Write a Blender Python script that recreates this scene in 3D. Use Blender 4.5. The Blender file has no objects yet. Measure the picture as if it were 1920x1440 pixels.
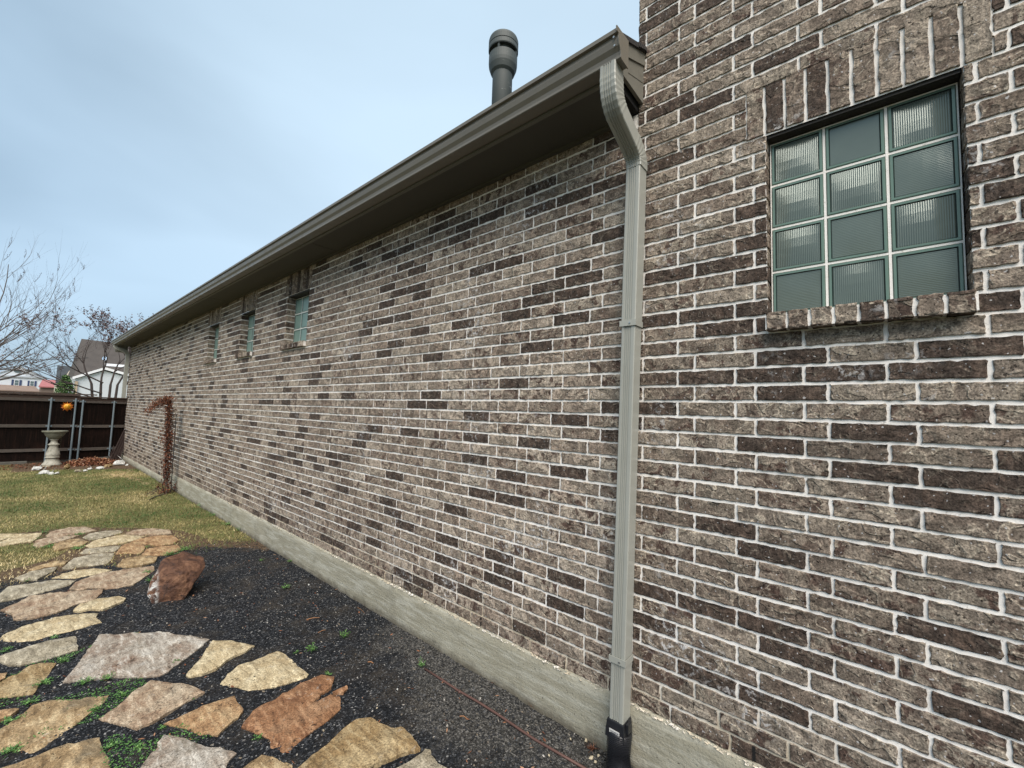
import bpy, bmesh, math, random
import numpy as np
from mathutils import Vector, Matrix, noise
random.seed(7); RNG = np.random.default_rng(7)
S = bpy.context.scene
COL = S.collection
PI = math.pi

# ---------------------------------------------------------------- camera, sky, sun, exposure
GZ = -0.29                                        # ground level; z = 0 is the top of the house slab
CAM = Vector((-2.1095, 0.0, 1.4355))
YAW, PITCH, ROLL, FPX = .8666, .071, .0319, 781.94
_f = Vector((math.sin(YAW)*math.cos(PITCH), math.cos(YAW)*math.cos(PITCH), math.sin(PITCH)))
_r = Vector((math.cos(YAW), -math.sin(YAW), 0)); _u = _r.cross(_f)
cR = math.cos(ROLL)*_r + math.sin(ROLL)*_u; cU = math.cos(ROLL)*_u - math.sin(ROLL)*_r
cam = bpy.data.objects.new('camera', bpy.data.cameras.new('camera')); COL.objects.link(cam)
M = Matrix((cR, cU, -_f)).transposed().to_4x4(); M.translation = CAM
cam.matrix_world = M
cam.data.sensor_width = 36; cam.data.lens = FPX/1920*36
cam.data.clip_start = .02; cam.data.clip_end = 2000
S.camera = cam
S.render.resolution_x, S.render.resolution_y = 1024, 768
S.view_settings.view_transform = 'Standard'; S.view_settings.look = 'None'
S.view_settings.exposure = 0.70; S.view_settings.gamma = 1

SUN_EL, SUN_AZ = math.radians(50), math.radians(-138)     # azimuth measured from +Y towards +X
world = bpy.data.worlds.new('World'); S.world = world; world.use_nodes = True
wt = world.node_tree; wt.nodes.clear()
def wn(t, **k):
    n = wt.nodes.new(t)
    for a, b in k.items(): setattr(n, a, b)
    return n
wo = wn('ShaderNodeOutputWorld'); wb = wn('ShaderNodeBackground')
sky = wn('ShaderNodeTexSky', sky_type='NISHITA', sun_disc=False, sun_elevation=SUN_EL, sun_rotation=SUN_AZ)
sc = wn('ShaderNodeVectorMath', operation='SCALE'); sc.inputs['Scale'].default_value = .09
wt.links.new(sky.outputs[0], sc.inputs[0])
tc = wn('ShaderNodeTexCoord'); mp = wn('ShaderNodeMapping'); mp.inputs['Scale'].default_value = (1, 1, 2.6)
mp.inputs['Rotation'].default_value = (0, .25, .4)
wt.links.new(tc.outputs['Generated'], mp.inputs[0])
nz = wn('ShaderNodeTexNoise'); nz.inputs['Scale'].default_value = 1.25; nz.inputs['Detail'].default_value = 4
nz.inputs['Roughness'].default_value = .42; nz.inputs['Distortion'].default_value = .25
wt.links.new(mp.outputs[0], nz.inputs['Vector'])
rp = wn('ShaderNodeValToRGB')
rp.color_ramp.elements[0].position = .34; rp.color_ramp.elements[0].color = (.175, .255, .335, 1)
rp.color_ramp.elements[1].position = .66; rp.color_ramp.elements[1].color = (.375, .50, .615, 1)
wt.links.new(nz.outputs[0], rp.inputs[0])
mx = wn('ShaderNodeMix', data_type='RGBA'); mx.inputs[0].default_value = .85
dt = wn('ShaderNodeVectorMath', operation='DOT_PRODUCT'); wt.links.new(tc.outputs['Generated'], dt.inputs[0])
bd_ = (_f + 40/FPX*cR + 560/FPX*cU).normalized(); dt.inputs[1].default_value = bd_        # the brightest part of the overcast
mr = wn('ShaderNodeMapRange', interpolation_type='SMOOTHSTEP'); mr.inputs[1].default_value = .62; mr.inputs[2].default_value = 1.0; mr.inputs[4].default_value = .62
wt.links.new(dt.outputs['Value'], mr.inputs[0])
m2 = wn('ShaderNodeMix', data_type='RGBA'); m2.inputs[7].default_value = (.53, .66, .76, 1)
wt.links.new(mr.outputs[0], m2.inputs[0]); wt.links.new(rp.outputs[0], m2.inputs[6])
wt.links.new(sc.outputs[0], mx.inputs[6]); wt.links.new(m2.outputs[2], mx.inputs[7])
wt.links.new(mx.outputs[2], wb.inputs[0]); wb.inputs[1].default_value = 1.0
wt.links.new(wb.outputs[0], wo.inputs[0])
sl = bpy.data.lights.new('sun', 'SUN'); sl.energy = 3.1; sl.angle = math.radians(52); sl.color = (1, .90, .80)
sun = bpy.data.objects.new('sun', sl); COL.objects.link(sun)
sdir = Vector((math.sin(SUN_AZ)*math.cos(SUN_EL), math.cos(SUN_AZ)*math.cos(SUN_EL), math.sin(SUN_EL)))
sun.rotation_euler = sdir.to_track_quat('Z', 'Y').to_euler(); sun.location = (-5, -3, 9)

# ---------------------------------------------------------------- helpers
def ray(x, y): return _f + (x-960)/FPX*cR + (720-y)/FPX*cU
def onz(x, y, z=GZ):
    d = ray(x, y); return CAM + d*((z-CAM.z)/d.z)
def ony(x, y, Y):
    d = ray(x, y); return CAM + d*(Y/d.y)

def tag(o, label=None, cat=None, group=None, kind=None):
    for k, v in (('label', label), ('category', cat), ('group', group), ('kind', kind)):
        if v: o[k] = v
    return o
def empty(name, loc=(0, 0, 0), **k):
    o = bpy.data.objects.new(name, None); COL.objects.link(o); o.location = loc
    o.empty_display_size = .1
    return tag(o, **k)
def link(name, me, mats, parent=None, smooth=False):
    o = bpy.data.objects.new(name, me); COL.objects.link(o)
    for m in (mats if isinstance(mats, (list, tuple)) else [mats]): me.materials.append(m)
    if smooth: me.polygons.foreach_set('use_smooth', [True]*len(me.polygons))
    if parent:
        o.parent = parent
        p = parent; off = Vector((0, 0, 0))
        while p: off += p.location; p = p.parent
        o.location = -off                          # geometry is written in world coordinates
    return o
class MB:
    "collects geometry in world coordinates"
    def __init__(s): s.v = []; s.f = []; s.m = []
    def face(s, pts, mi=0):
        n = len(s.v); s.v += [tuple(p) for p in pts]; s.f.append(tuple(range(n, n+len(pts)))); s.m.append(mi)
    def mesh(s, vs, fs, mi=0):
        n = len(s.v); s.v += [tuple(p) for p in vs]
        for f in fs: s.f.append(tuple(i+n for i in f)); s.m.append(mi)
    def box(s, x0, x1, y0, y1, z0, z1, mi=0):
        s.mesh([(x, y, z) for x in (x0, x1) for y in (y0, y1) for z in (z0, z1)],
               [(0,1,3,2), (4,6,7,5), (0,4,5,1), (2,3,7,6), (0,2,6,4), (1,5,7,3)], mi)
    def obox(s, c, a, b, d, mi=0):
        "oriented box: centre, three half axes"
        c, a, b, d = Vector(c), Vector(a), Vector(b), Vector(d)
        s.mesh([c+i*a+j*b+k*d for i in (-1, 1) for j in (-1, 1) for k in (-1, 1)],
               [(0,1,3,2), (4,6,7,5), (0,4,5,1), (2,3,7,6), (0,2,6,4), (1,5,7,3)], mi)
    def tube(s, pts, rad, n=8, mi=0, cap=True):
        pts = [Vector(p) for p in pts]; rs = rad if isinstance(rad, (list, tuple)) else [rad]*len(pts)
        vs = []; fs = []
        t0 = (pts[1]-pts[0]).normalized(); up = Vector((0, 0, 1)) if abs(t0.z) < .9 else Vector((1, 0, 0))
        a = t0.cross(up).normalized()
        for i, p in enumerate(pts):
            t = (pts[min(i+1, len(pts)-1)]-pts[max(i-1, 0)]).normalized()
            a = (a - t*a.dot(t)).normalized(); b = t.cross(a)
            vs += [p + rs[i]*(math.cos(q*2*PI/n)*a + math.sin(q*2*PI/n)*b) for q in range(n)]
        for i in range(len(pts)-1):
            for q in range(n):
                r = (q+1) % n; fs.append((i*n+q, i*n+r, (i+1)*n+r, (i+1)*n+q))
        if cap: fs += [tuple(range(n-1, -1, -1)), tuple((len(pts)-1)*n+q for q in range(n))]
        s.mesh(vs, fs, mi)
    def lathe(s, prof, c, n=32, mi=0):
        c = Vector(c); vs = []; fs = []
        for r, z in prof: vs += [c+Vector((r*math.cos(q*2*PI/n), r*math.sin(q*2*PI/n), z)) for q in range(n)]
        for i in range(len(prof)-1):
            for q in range(n):
                r = (q+1) % n; fs.append((i*n+q, i*n+r, (i+1)*n+r, (i+1)*n+q))
        fs += [tuple(range(n-1, -1, -1)), tuple((len(prof)-1)*n+q for q in range(n))]
        s.mesh(vs, fs, mi)
    def extrude(s, prof, y0, y1, mi=0):
        "closed (x,z) profile along Y"
        n = len(prof); vs = [(x, y0, z) for x, z in prof]+[(x, y1, z) for x, z in prof]
        fs = [(i, (i+1) % n, n+(i+1) % n, n+i) for i in range(n)]
        fs += [tuple(range(n-1, -1, -1)), tuple(range(n, 2*n))]
        s.mesh(vs, fs, mi)
    def build(s, name, mats, parent=None, smooth=False, bevel=0):
        me = bpy.data.meshes.new(name); me.from_pydata(s.v, [], s.f)
        me.polygons.foreach_set('material_index', s.m); me.update()
        bm = bmesh.new(); bm.from_mesh(me)
        if not smooth or bevel: bmesh.ops.recalc_face_normals(bm, faces=bm.faces)
        if bevel:
            bmesh.ops.bevel(bm, geom=[e for e in bm.edges if len(e.link_faces) == 2 and e.calc_face_angle(0) > .6], offset=bevel, segments=2, affect='EDGES', profile=.6)
        bmesh.ops.recalc_face_normals(bm, faces=bm.faces)
        bm.to_mesh(me); bm.free()
        return link(name, me, mats, parent, smooth)

class NT:
    "tiny node-tree writer"
    def __init__(s, name):
        s.mat = bpy.data.materials.new(name); s.mat.use_nodes = True
        s.t = s.mat.node_tree; s.b = s.t.nodes['Principled BSDF']
        s._tc = None
    def n(s, t, **k):
        n = s.t.nodes.new(t)
        for a, b in k.items(): setattr(n, a, b)
        return n
    def set(s, sock, v):
        if hasattr(v, 'is_output') or hasattr(v, 'links'): s.t.links.new(v, sock)
        else:
            if isinstance(v, tuple) and len(v) == 3 and len(sock.default_value) == 4: v = v+(1,)
            sock.default_value = v
    def pos(s):
        if not s._tc: s._tc = s.n('ShaderNodeTexCoord')
        return s._tc.outputs['Object']
    def map(s, scale=(1, 1, 1), loc=None, src=None, rot=None):
        m = s.n('ShaderNodeMapping'); s.set(m.inputs[0], src or s.pos()); m.inputs['Scale'].default_value = scale
        if rot: m.inputs['Rotation'].default_value = rot
        if loc is not None: s.set(m.inputs['Location'], loc)
        return m.outputs[0]
    def noise(s, scale, detail=3, rough=.5, dist=0, vec=None):
        q = s.n('ShaderNodeTexNoise'); s.set(q.inputs['Vector'], vec or s.pos())
        for a, b in (('Scale', scale), ('Detail', detail), ('Roughness', rough), ('Distortion', dist)): q.inputs[a].default_value = b
        return q.outputs[0]
    def vor(s, scale, vec=None, feature='F1', out='Distance', rand=1):
        q = s.n('ShaderNodeTexVoronoi', feature=feature); s.set(q.inputs['Vector'], vec or s.pos())
        q.inputs['Scale'].default_value = scale; q.inputs['Randomness'].default_value = rand
        return q.outputs[out]
    def math(s, op, a, b=0., c=None):
        q = s.n('ShaderNodeMath', operation=op); s.set(q.inputs[0], a); s.set(q.inputs[1], b)
        if c is not None: s.set(q.inputs[2], c)
        return q.outputs[0]
    def vadd(s, a, b, op='ADD'):
        q = s.n('ShaderNodeVectorMath', operation=op); s.set(q.inputs[0], a); s.set(q.inputs[1], b); return q.outputs[0]
    def step(s, v, a, b, lo=0., hi=1.):
        q = s.n('ShaderNodeMapRange', interpolation_type='SMOOTHSTEP'); s.set(q.inputs[0], v)
        for i, x in enumerate((a, b, lo, hi)): q.inputs[i+1].default_value = x
        return q.outputs[0]
    def mix(s, f, a, b, mode='MIX'):
        q = s.n('ShaderNodeMix', data_type='RGBA', blend_type=mode); s.set(q.inputs[0], f); s.set(q.inputs[6], a); s.set(q.inputs[7], b)
        return q.outputs[2]
    def ramp(s, v, stops, interp='LINEAR'):
        q = s.n('ShaderNodeValToRGB'); s.set(q.inputs[0], v); r = q.color_ramp; r.interpolation = interp
        while len(r.elements) < len(stops): r.elements.new(.5)
        for e, (p, c) in zip(r.elements, stops): e.position = p; e.color = tuple(c)+(1,)
        return q.outputs[0]
    def attr(s, name):
        q = s.n('ShaderNodeAttribute', attribute_name=name); return q
    def bump(s, h, dist=.01, strength=1., prev=None):
        q = s.n('ShaderNodeBump'); s.set(q.inputs['Height'], h); q.inputs['Distance'].default_value = dist
        q.inputs['Strength'].default_value = strength
        if prev: s.set(q.inputs['Normal'], prev)
        return q.outputs[0]
    def out(s, col=None, rough=.8, normal=None, metal=0., spec=.5):
        if col is not None: s.set(s.b.inputs['Base Color'], col)
        s.set(s.b.inputs['Roughness'], rough); s.set(s.b.inputs['Metallic'], metal)
        s.b.inputs['Specular IOR Level'].default_value = spec
        if normal is not None: s.set(s.b.inputs['Normal'], normal)
        return s.mat

def simple(name, col, rough=.6, var=.12, scale=6, bump=0., bscale=60, metal=0., spec=.5):
    m = NT(name)
    a = tuple(c*(1-var) for c in col); b = tuple(min(1, c*(1+var)) for c in col)
    c = m.mix(m.noise(scale, 4, .6), a, b)
    nrm = m.bump(m.noise(bscale, 4, .6), .01, bump) if bump else None
    return m.out(c, rough, nrm, metal, spec)

# ---------------------------------------------------------------- materials
def mat_brick(name, dark_share, lift):
    m = NT(name)
    rn = m.attr('rnd'); rc = m.n('ShaderNodeSeparateColor'); m.set(rc.inputs[0], rn.outputs['Color'])
    off = m.vadd(rn.outputs['Color'], (37., 53., 29.), 'MULTIPLY')
    p = m.vadd(m.pos(), off)
    lp = m.map((1, 1, 1.35), src=p)
    nA = m.noise(10, 1.3, .5, 1.2, lp)
    band = m.math('ABSOLUTE', m.math('SUBTRACT', nA, .5))
    ridge = m.step(band, 0, .060, 1, 0)
    nC = m.noise(7, 2, .5, .7, m.vadd(p, (5., 5., 5.)))
    band2 = m.step(m.math('ABSOLUTE', m.math('SUBTRACT', nC, .47)), 0, .018, 1, 0)
    ridge = m.math('MAXIMUM', ridge, m.math('MULTIPLY', band2, .7))
    ridge = m.math('MULTIPLY', ridge, m.step(m.noise(11, 4, .7, 0, m.vadd(p, (9., 1., 3.))), .44, .60))
    streak = m.noise(1, 3, .6, 0, m.map((90, 90, 12), src=p))
    grain = m.noise(150, 3, .7, 0, p)
    pits = m.step(m.noise(60, 2, .6, 0, m.vadd(p, (2., 2., 2.))), .64, .70)
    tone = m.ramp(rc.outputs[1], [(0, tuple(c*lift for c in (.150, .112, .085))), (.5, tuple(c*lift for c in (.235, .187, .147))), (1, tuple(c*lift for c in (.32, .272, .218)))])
    lay = m.mix(m.step(nA, .44, .54), m.mix(.52, tone, (.052, .034, .026)), tone)
    col = m.mix(m.math('MULTIPLY', m.step(m.noise(6, 3, .6, .4, p), .42, .66), .5), lay, (.27, .235, .185))
    red = m.math('MULTIPLY', m.step(m.noise(16, 4, .62, .5, m.vadd(p, (4., 8., 1.))), .525, .575), m.step(rc.outputs[2], .25, .75))
    col = m.mix(m.math('MULTIPLY', red, .9), col, (.050, .021, .015))
    dk = m.mix(m.step(m.noise(18, 3, .6, .4, p), .4, .68), (.026, .014, .010), (.076, .047, .034))
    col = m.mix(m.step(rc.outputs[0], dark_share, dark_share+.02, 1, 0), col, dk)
    rm = m.math('MULTIPLY', ridge, m.step(rc.outputs[0], dark_share-.04, dark_share+.08, .35, .95))
    col = m.mix(m.math('MULTIPLY', m.math('MULTIPLY', rm, m.step(m.noise(110, 3, .7, 0, p), .34, .56)), .78), col, (.56, .49, .385))
    col = m.mix(.20, col, m.mix(streak, (.012, .009, .007), (.34, .30, .25)), 'MIX')
    g2 = m.n('ShaderNodeVectorMath', operation='SCALE'); m.set(g2.inputs[0], col); m.set(g2.inputs['Scale'], m.step(grain, .30, .70, .50, 1.50)); col = g2.outputs[0]
    g3 = m.n('ShaderNodeVectorMath', operation='SCALE'); m.set(g3.inputs[0], col); m.set(g3.inputs['Scale'], m.step(m.noise(38, 4, .7, .3, p), .34, .66, .68, 1.30)); col = g3.outputs[0]
    col = m.mix(m.math('MULTIPLY', pits, .75), col, (.018, .013, .011))
    ef = m.math('MULTIPLY', m.step(m.noise(2.1, 3, .6), .56, .70), m.step(m.noise(34, 4, .7, .5), .52, .62))
    spots = m.step(m.noise(75, 1, .5), .715, .74)
    col = m.mix(m.math('MAXIMUM', m.math('MULTIPLY', ef, .75), m.math('MULTIPLY', spots, .6)), col, (.60, .60, .60))
    h = m.math('ADD', m.math('MULTIPLY', m.step(nA, .42, .56), .55), m.math('MULTIPLY', ridge, .30))
    h = m.math('ADD', h, m.math('MULTIPLY', streak, .35))
    h = m.math('SUBTRACT', h, m.math('MULTIPLY', pits, .6))
    nb = m.bump(h, .006, 1)
    nb = m.bump(m.noise(45, 4, .7, 0, p), .004, .8, nb); nb = m.bump(grain, .0018, 1, nb)
    return m.out(col, .88, nb, 0, .25)
brick_wall_m = mat_brick('taupe_brick_lit', .17, 1.55)  # one brick for both walls; stronger light on this one raised in its colour
brick_gable_m = mat_brick('taupe_brick_dim', .27, .98)  # weaker light lowered into the colour, plus a larger share of dark bricks
_m = NT('mortar')
c = _m.mix(_m.noise(9, 4, .6), (.80, .77, .72), (.94, .92, .88))
c = _m.mix(_m.step(_m.noise(55, 3, .7), .60, .72, 0, .55), c, (.30, .27, .23))
nb = _m.bump(_m.noise(150, 3, .7), .0022, .8)
_sx = _m.n('ShaderNodeSeparateXYZ'); _m.set(_sx.inputs[0], _m.pos())
c = _m.mix(_m.math('MULTIPLY', _m.step(_sx.outputs[2], .32, .05), _m.step(_m.noise(3, 4, .6), .3, .6)), c, (.56, .49, .37))
mortar_m = _m.out(c, .95, nb, 0, .2)

_m = NT('foundation_concrete')
p = _m.pos()
c = _m.mix(_m.noise(1.6, 5, .6, .3), (.22, .205, .150), (.40, .385, .305))
c = _m.mix(_m.step(_m.noise(1, 3, .6, 0, _m.map((3, 3, 26))), .42, .68, 0, .55), c, (.52, .52, .45))
c = _m.mix(_m.step(_m.noise(3.1, 4, .7), .52, .70, 0, .5), c, (.19, .18, .135))
c = _m.mix(_m.step(_m.noise(80, 2, .6), .66, .70, 0, .85), c, (.06, .055, .045))
c = _m.mix(_m.step(_m.noise(130, 2, .6), .35, .29, 0, .4), c, (.5, .49, .42))
nb = _m.bump(_m.noise(60, 5, .7), .008, .8); nb = _m.bump(_m.noise(1, 2, .5, 0, _m.map((5, 5, 70))), .004, .7, nb)
_sx = _m.n('ShaderNodeSeparateXYZ'); _m.set(_sx.inputs[0], _m.pos())
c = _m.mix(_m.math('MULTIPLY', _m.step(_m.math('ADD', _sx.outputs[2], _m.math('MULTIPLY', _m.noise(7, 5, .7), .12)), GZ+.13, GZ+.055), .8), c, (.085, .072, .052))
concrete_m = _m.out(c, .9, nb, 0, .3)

def mat_paint(name, col, rough=.38):
    m = NT(name)
    c = m.mix(m.noise(3, 4, .6), tuple(x*.9 for x in col), tuple(x*1.08 for x in col))
    c = m.mix(m.step(m.noise(1, 4, .65, .3, m.map((14, 14, 1.5))), .56, .78, 0, .16), c, tuple(x*.55 for x in col))
    c = m.mix(m.step(m.noise(90, 2, .6), .70, .74, 0, .35), c, tuple(x*.4 for x in col))
    return m.out(c, m.step(m.noise(12, 3, .6), .3, .7, rough-.06, rough+.12), m.bump(m.noise(7, 2, .5), .004, .5), 0, .55)
gutter_m = mat_paint('gutter_paint', (.175, .160, .130), .34)
spout_m = mat_paint('downspout_paint', (.335, .345, .31), .36)
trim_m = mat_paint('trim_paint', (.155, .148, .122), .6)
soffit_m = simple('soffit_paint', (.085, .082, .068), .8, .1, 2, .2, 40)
shingle_m = simple('asphalt_shingle', (.030, .027, .026), .95, .5, 60, 1., 200)
pipe_m = NT('vent_pipe_paint')
c = pipe_m.mix(pipe_m.noise(5, 4, .6), (.055, .068, .068), (.085, .10, .098))
c = pipe_m.mix(pipe_m.step(pipe_m.noise(1, 2, .5, .5, pipe_m.map((8, 8, 30), rot=(.6, .4, 0))), .68, .72, 0, .6), c, (.35, .37, .36))
pipe_m = pipe_m.out(c, .6, None, 0, .4)
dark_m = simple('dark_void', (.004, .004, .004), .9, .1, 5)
black_plastic = simple('black_plastic', (.014, .015, .018), .32, .2, 20, .3, 40)
steel_m = simple('galvanised_steel', (.20, .25, .28), .5, .15, 8, .1, 60, .35)
screw_m = simple('screw_metal', (.5, .5, .48), .35, .1, 5, 0, 1, .9)
lintel_m = simple('lintel_steel', (.030, .026, .022), .7, .3, 12, .4, 80)

def mat_glass(name, base, rough, spec):
    m = NT(name); m.b.inputs['Specular Tint'].default_value = (.88, 1, .95, 1)
    c = m.mix(m.noise(5, 3, .6), tuple(x*.8 for x in base), tuple(x*1.2 for x in base))
    return m.out(c, rough, m.bump(m.noise(7, 1, .5), .004, .3), 0, spec)
gl_rim = mat_glass('glass_rim', (.13, .20, .16), .14, .7); gl_shade = simple('glass_groove_shade', (.008, .018, .015), .3, .2)  # groove round each face painted near-black for its shade
gl_face = mat_glass('glass_face', (.105, .130, .112), .17, .9); gl_face.node_tree.nodes['Principled BSDF'].inputs['IOR'].default_value = 1.5
gl_pale = mat_glass('pale_glass_face', (.20, .31, .27), .30, .7)
gl_palerim = mat_glass('pale_glass_rim', (.20, .30, .26), .25, .7)

def mat_stone(name, a, b, c3, pit=.0, seed=0.):
    m = NT(name); p = m.vadd(m.pos(), (seed, seed*1.7, 0.))
    n1 = m.noise(5, 5, .62, .5, p)
    c = m.ramp(n1, [(.30, a), (.50, b), (.70, c3)])
    layer = m.noise(1, 5, .62, .35, m.map((30, 8, 10), src=p, rot=(0, 0, seed*2.1)))
    c = m.mix(m.step(layer, .50, .66, 0, .6), c, tuple(min(1, x*1.45) for x in c3))
    c = m.mix(m.step(layer, .46, .34, 0, .55), c, tuple(x*.5 for x in a))
    c = m.mix(m.step(m.noise(30, 5, .7, .6, p), .52, .66, 0, .6), c, tuple(x*.5 for x in b))
    c = m.mix(m.step(m.noise(14, 5, .7, .9, p), .60, .70, 0, .45), c, (.40, .385, .35))
    pits = m.math('MULTIPLY', m.step(m.math('ADD', m.noise(42, 4, .75, .6, p), m.math('MULTIPLY', m.noise(4, 2, .5, 0, p), .25)), .765, .80), 1.)
    c = m.mix(m.math('MULTIPLY', pits, .8), c, (.02, .018, .016))
    sc1 = m.n('ShaderNodeVectorMath', operation='SCALE'); m.set(sc1.inputs[0], c); m.set(sc1.inputs['Scale'], m.step(m.noise(120, 4, .75, 0, p), .32, .68, .55, 1.42)); c = sc1.outputs[0]
    c = m.mix(m.math('MULTIPLY', m.step(m.noise(3.5, 5, .7, .4, m.vadd(p, (3., 3., 0.))), .56, .66), .55), c, (.10, .085, .06))
    h = m.math('ADD', m.math('MULTIPLY', layer, .9), m.math('MULTIPLY', m.noise(40, 5, .7, 0, p), .6))
    h = m.math('SUBTRACT', h, m.math('MULTIPLY', pits, .6))
    return m.out(c, .85, m.bump(h, .009, 1), 0, .25)
STONE = {
 'tan':    mat_stone('tan_sandstone', (0.192, 0.124, 0.060), (0.336, 0.240, 0.132), (0.416, 0.336, 0.208), 0, 1.),
 'buff':   mat_stone('buff_sandstone', (0.288, 0.208, 0.112), (0.432, 0.352, 0.216), (0.512, 0.448, 0.304), 0, 2.),
 'orange': mat_stone('orange_sandstone', (.185, .100, .048), (.315, .195, .102), (.405, .300, .175), 0, 3.),
 'rust':   mat_stone('rust_sandstone', (.120, .054, .028), (.235, .120, .060), (.310, .190, .110), 0, 4.),
 'grey':   mat_stone('grey_sandstone', (0.176, 0.148, 0.100), (0.304, 0.268, 0.196), (0.400, 0.364, 0.280), 0, 5.),
 'pink':   mat_stone('pink_grey_sandstone', (0.216, 0.132, 0.084), (0.320, 0.240, 0.164), (0.400, 0.336, 0.248), 0, 6.),
 'pale':   mat_stone('pale_mottled_sandstone', (.20, .135, .095), (.32, .28, .23), (.43, .41, .365), 0, 7.),
 'brown':  mat_stone('brown_sandstone', (0.152, 0.092, 0.040), (0.272, 0.188, 0.092), (0.352, 0.280, 0.164), 0, 8.),
}
rock_white = mat_stone('white_rock', (.38, .38, .35), (.52, .53, .50), (.62, .63, .61), 0, 9.)

# ground: zones come from a painted mask (r lawn, g bare soil, b pale grit by the wall)
_m = NT('yard_ground')
z = _m.attr('zone'); zs = _m.n('ShaderNodeSeparateColor'); _m.set(zs.inputs[0], z.outputs['Color'])
wob = _m.noise(9, 5, .65)
def zmask(ch): return _m.step(_m.math('ADD', zs.outputs[ch], _m.math('MULTIPLY', _m.math('SUBTRACT', wob, .5), .9)), .36, .62)
cell = _m.n('ShaderNodeTexVoronoi'); _m.set(cell.inputs['Vector'], _m.pos()); cell.inputs['Scale'].default_value = 120
cs = _m.n('ShaderNodeSeparateColor'); _m.set(cs.inputs[0], cell.outputs['Color'])
chips = _m.ramp(cs.outputs[0], [(0, (.004, .005, .0065)), (.55, (.011, .013, .017)), (.80, (.030, .034, .040)), (.955, (.10, .105, .112)), (1, (.36, .36, .35))])
c = _m.mix(_m.step(_m.noise(3.2, 5, .68), .45, .68, 0, .5), chips, (.070, .058, .044))
grit = _m.ramp(cs.outputs[1], [(0, (.026, .025, .022)), (.6, (.080, .078, .072)), (1, (.26, .25, .23))])
c = _m.mix(_m.math('MULTIPLY', zmask(2), .75), c, grit)
soil = _m.ramp(_m.noise(28, 5, .7), [(.3, (.060, .038, .022)), (.55, (.14, .095, .058)), (.75, (.24, .18, .115))])
c = _m.mix(zmask(1), c, soil)
turf = _m.ramp(_m.noise(22, 4, .7), [(.3, (.085, .080, .030)), (.5, (.17, .155, .062)), (.7, (.29, .245, .115))])
c = _m.mix(zmask(0), c, turf)
nb = _m.bump(cell.outputs['Distance'], .009, 1); nb = _m.bump(_m.noise(22, 5, .7), .03, .8, nb)
ground_m = _m.out(c, .95, nb, 0, .25)

def mat_leaf(name, stops, rough=.6):
    m = NT(name); a = m.attr('rnd'); s_ = m.n('ShaderNodeSeparateColor'); m.set(s_.inputs[0], a.outputs['Color'])
    return m.out(m.ramp(s_.outputs[0], stops), rough, None, 0, .3)
grass_m = mat_leaf('grass_blades', [(0, (.045, .095, .022)), (.30, (.105, .145, .040)), (.55, (.25, .235, .095)), (.80, (.46, .37, .17)), (1, (.60, .50, .29))])
weed_m = mat_leaf('weed_leaves', [(0, (.04, .11, .03)), (.5, (.09, .21, .05)), (1, (.20, .34, .11))], .5)
dry_m = mat_leaf('dry_brown_leaves', [(0, (.035, .012, .008)), (.4, (.11, .035, .018)), (.75, (.20, .075, .035)), (1, (.33, .18, .10))])
litter_m = mat_leaf('fallen_leaves', [(0, (.06, .025, .015)), (.4, (.17, .062, .03)), (.8, (.30, .13, .065)), (1, (.42, .27, .17))])
bark_m = simple('bark', (.055, .042, .038), .9, .3, 30, .5, 80)
bark_pale = simple('pale_bark', (.11, .095, .088), .9, .25, 30, .5, 80)
conifer_m = mat_leaf('evergreen_leaves', [(0, (.02, .05, .018)), (.5, (.06, .13, .04)), (1, (.16, .24, .09))])

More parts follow.
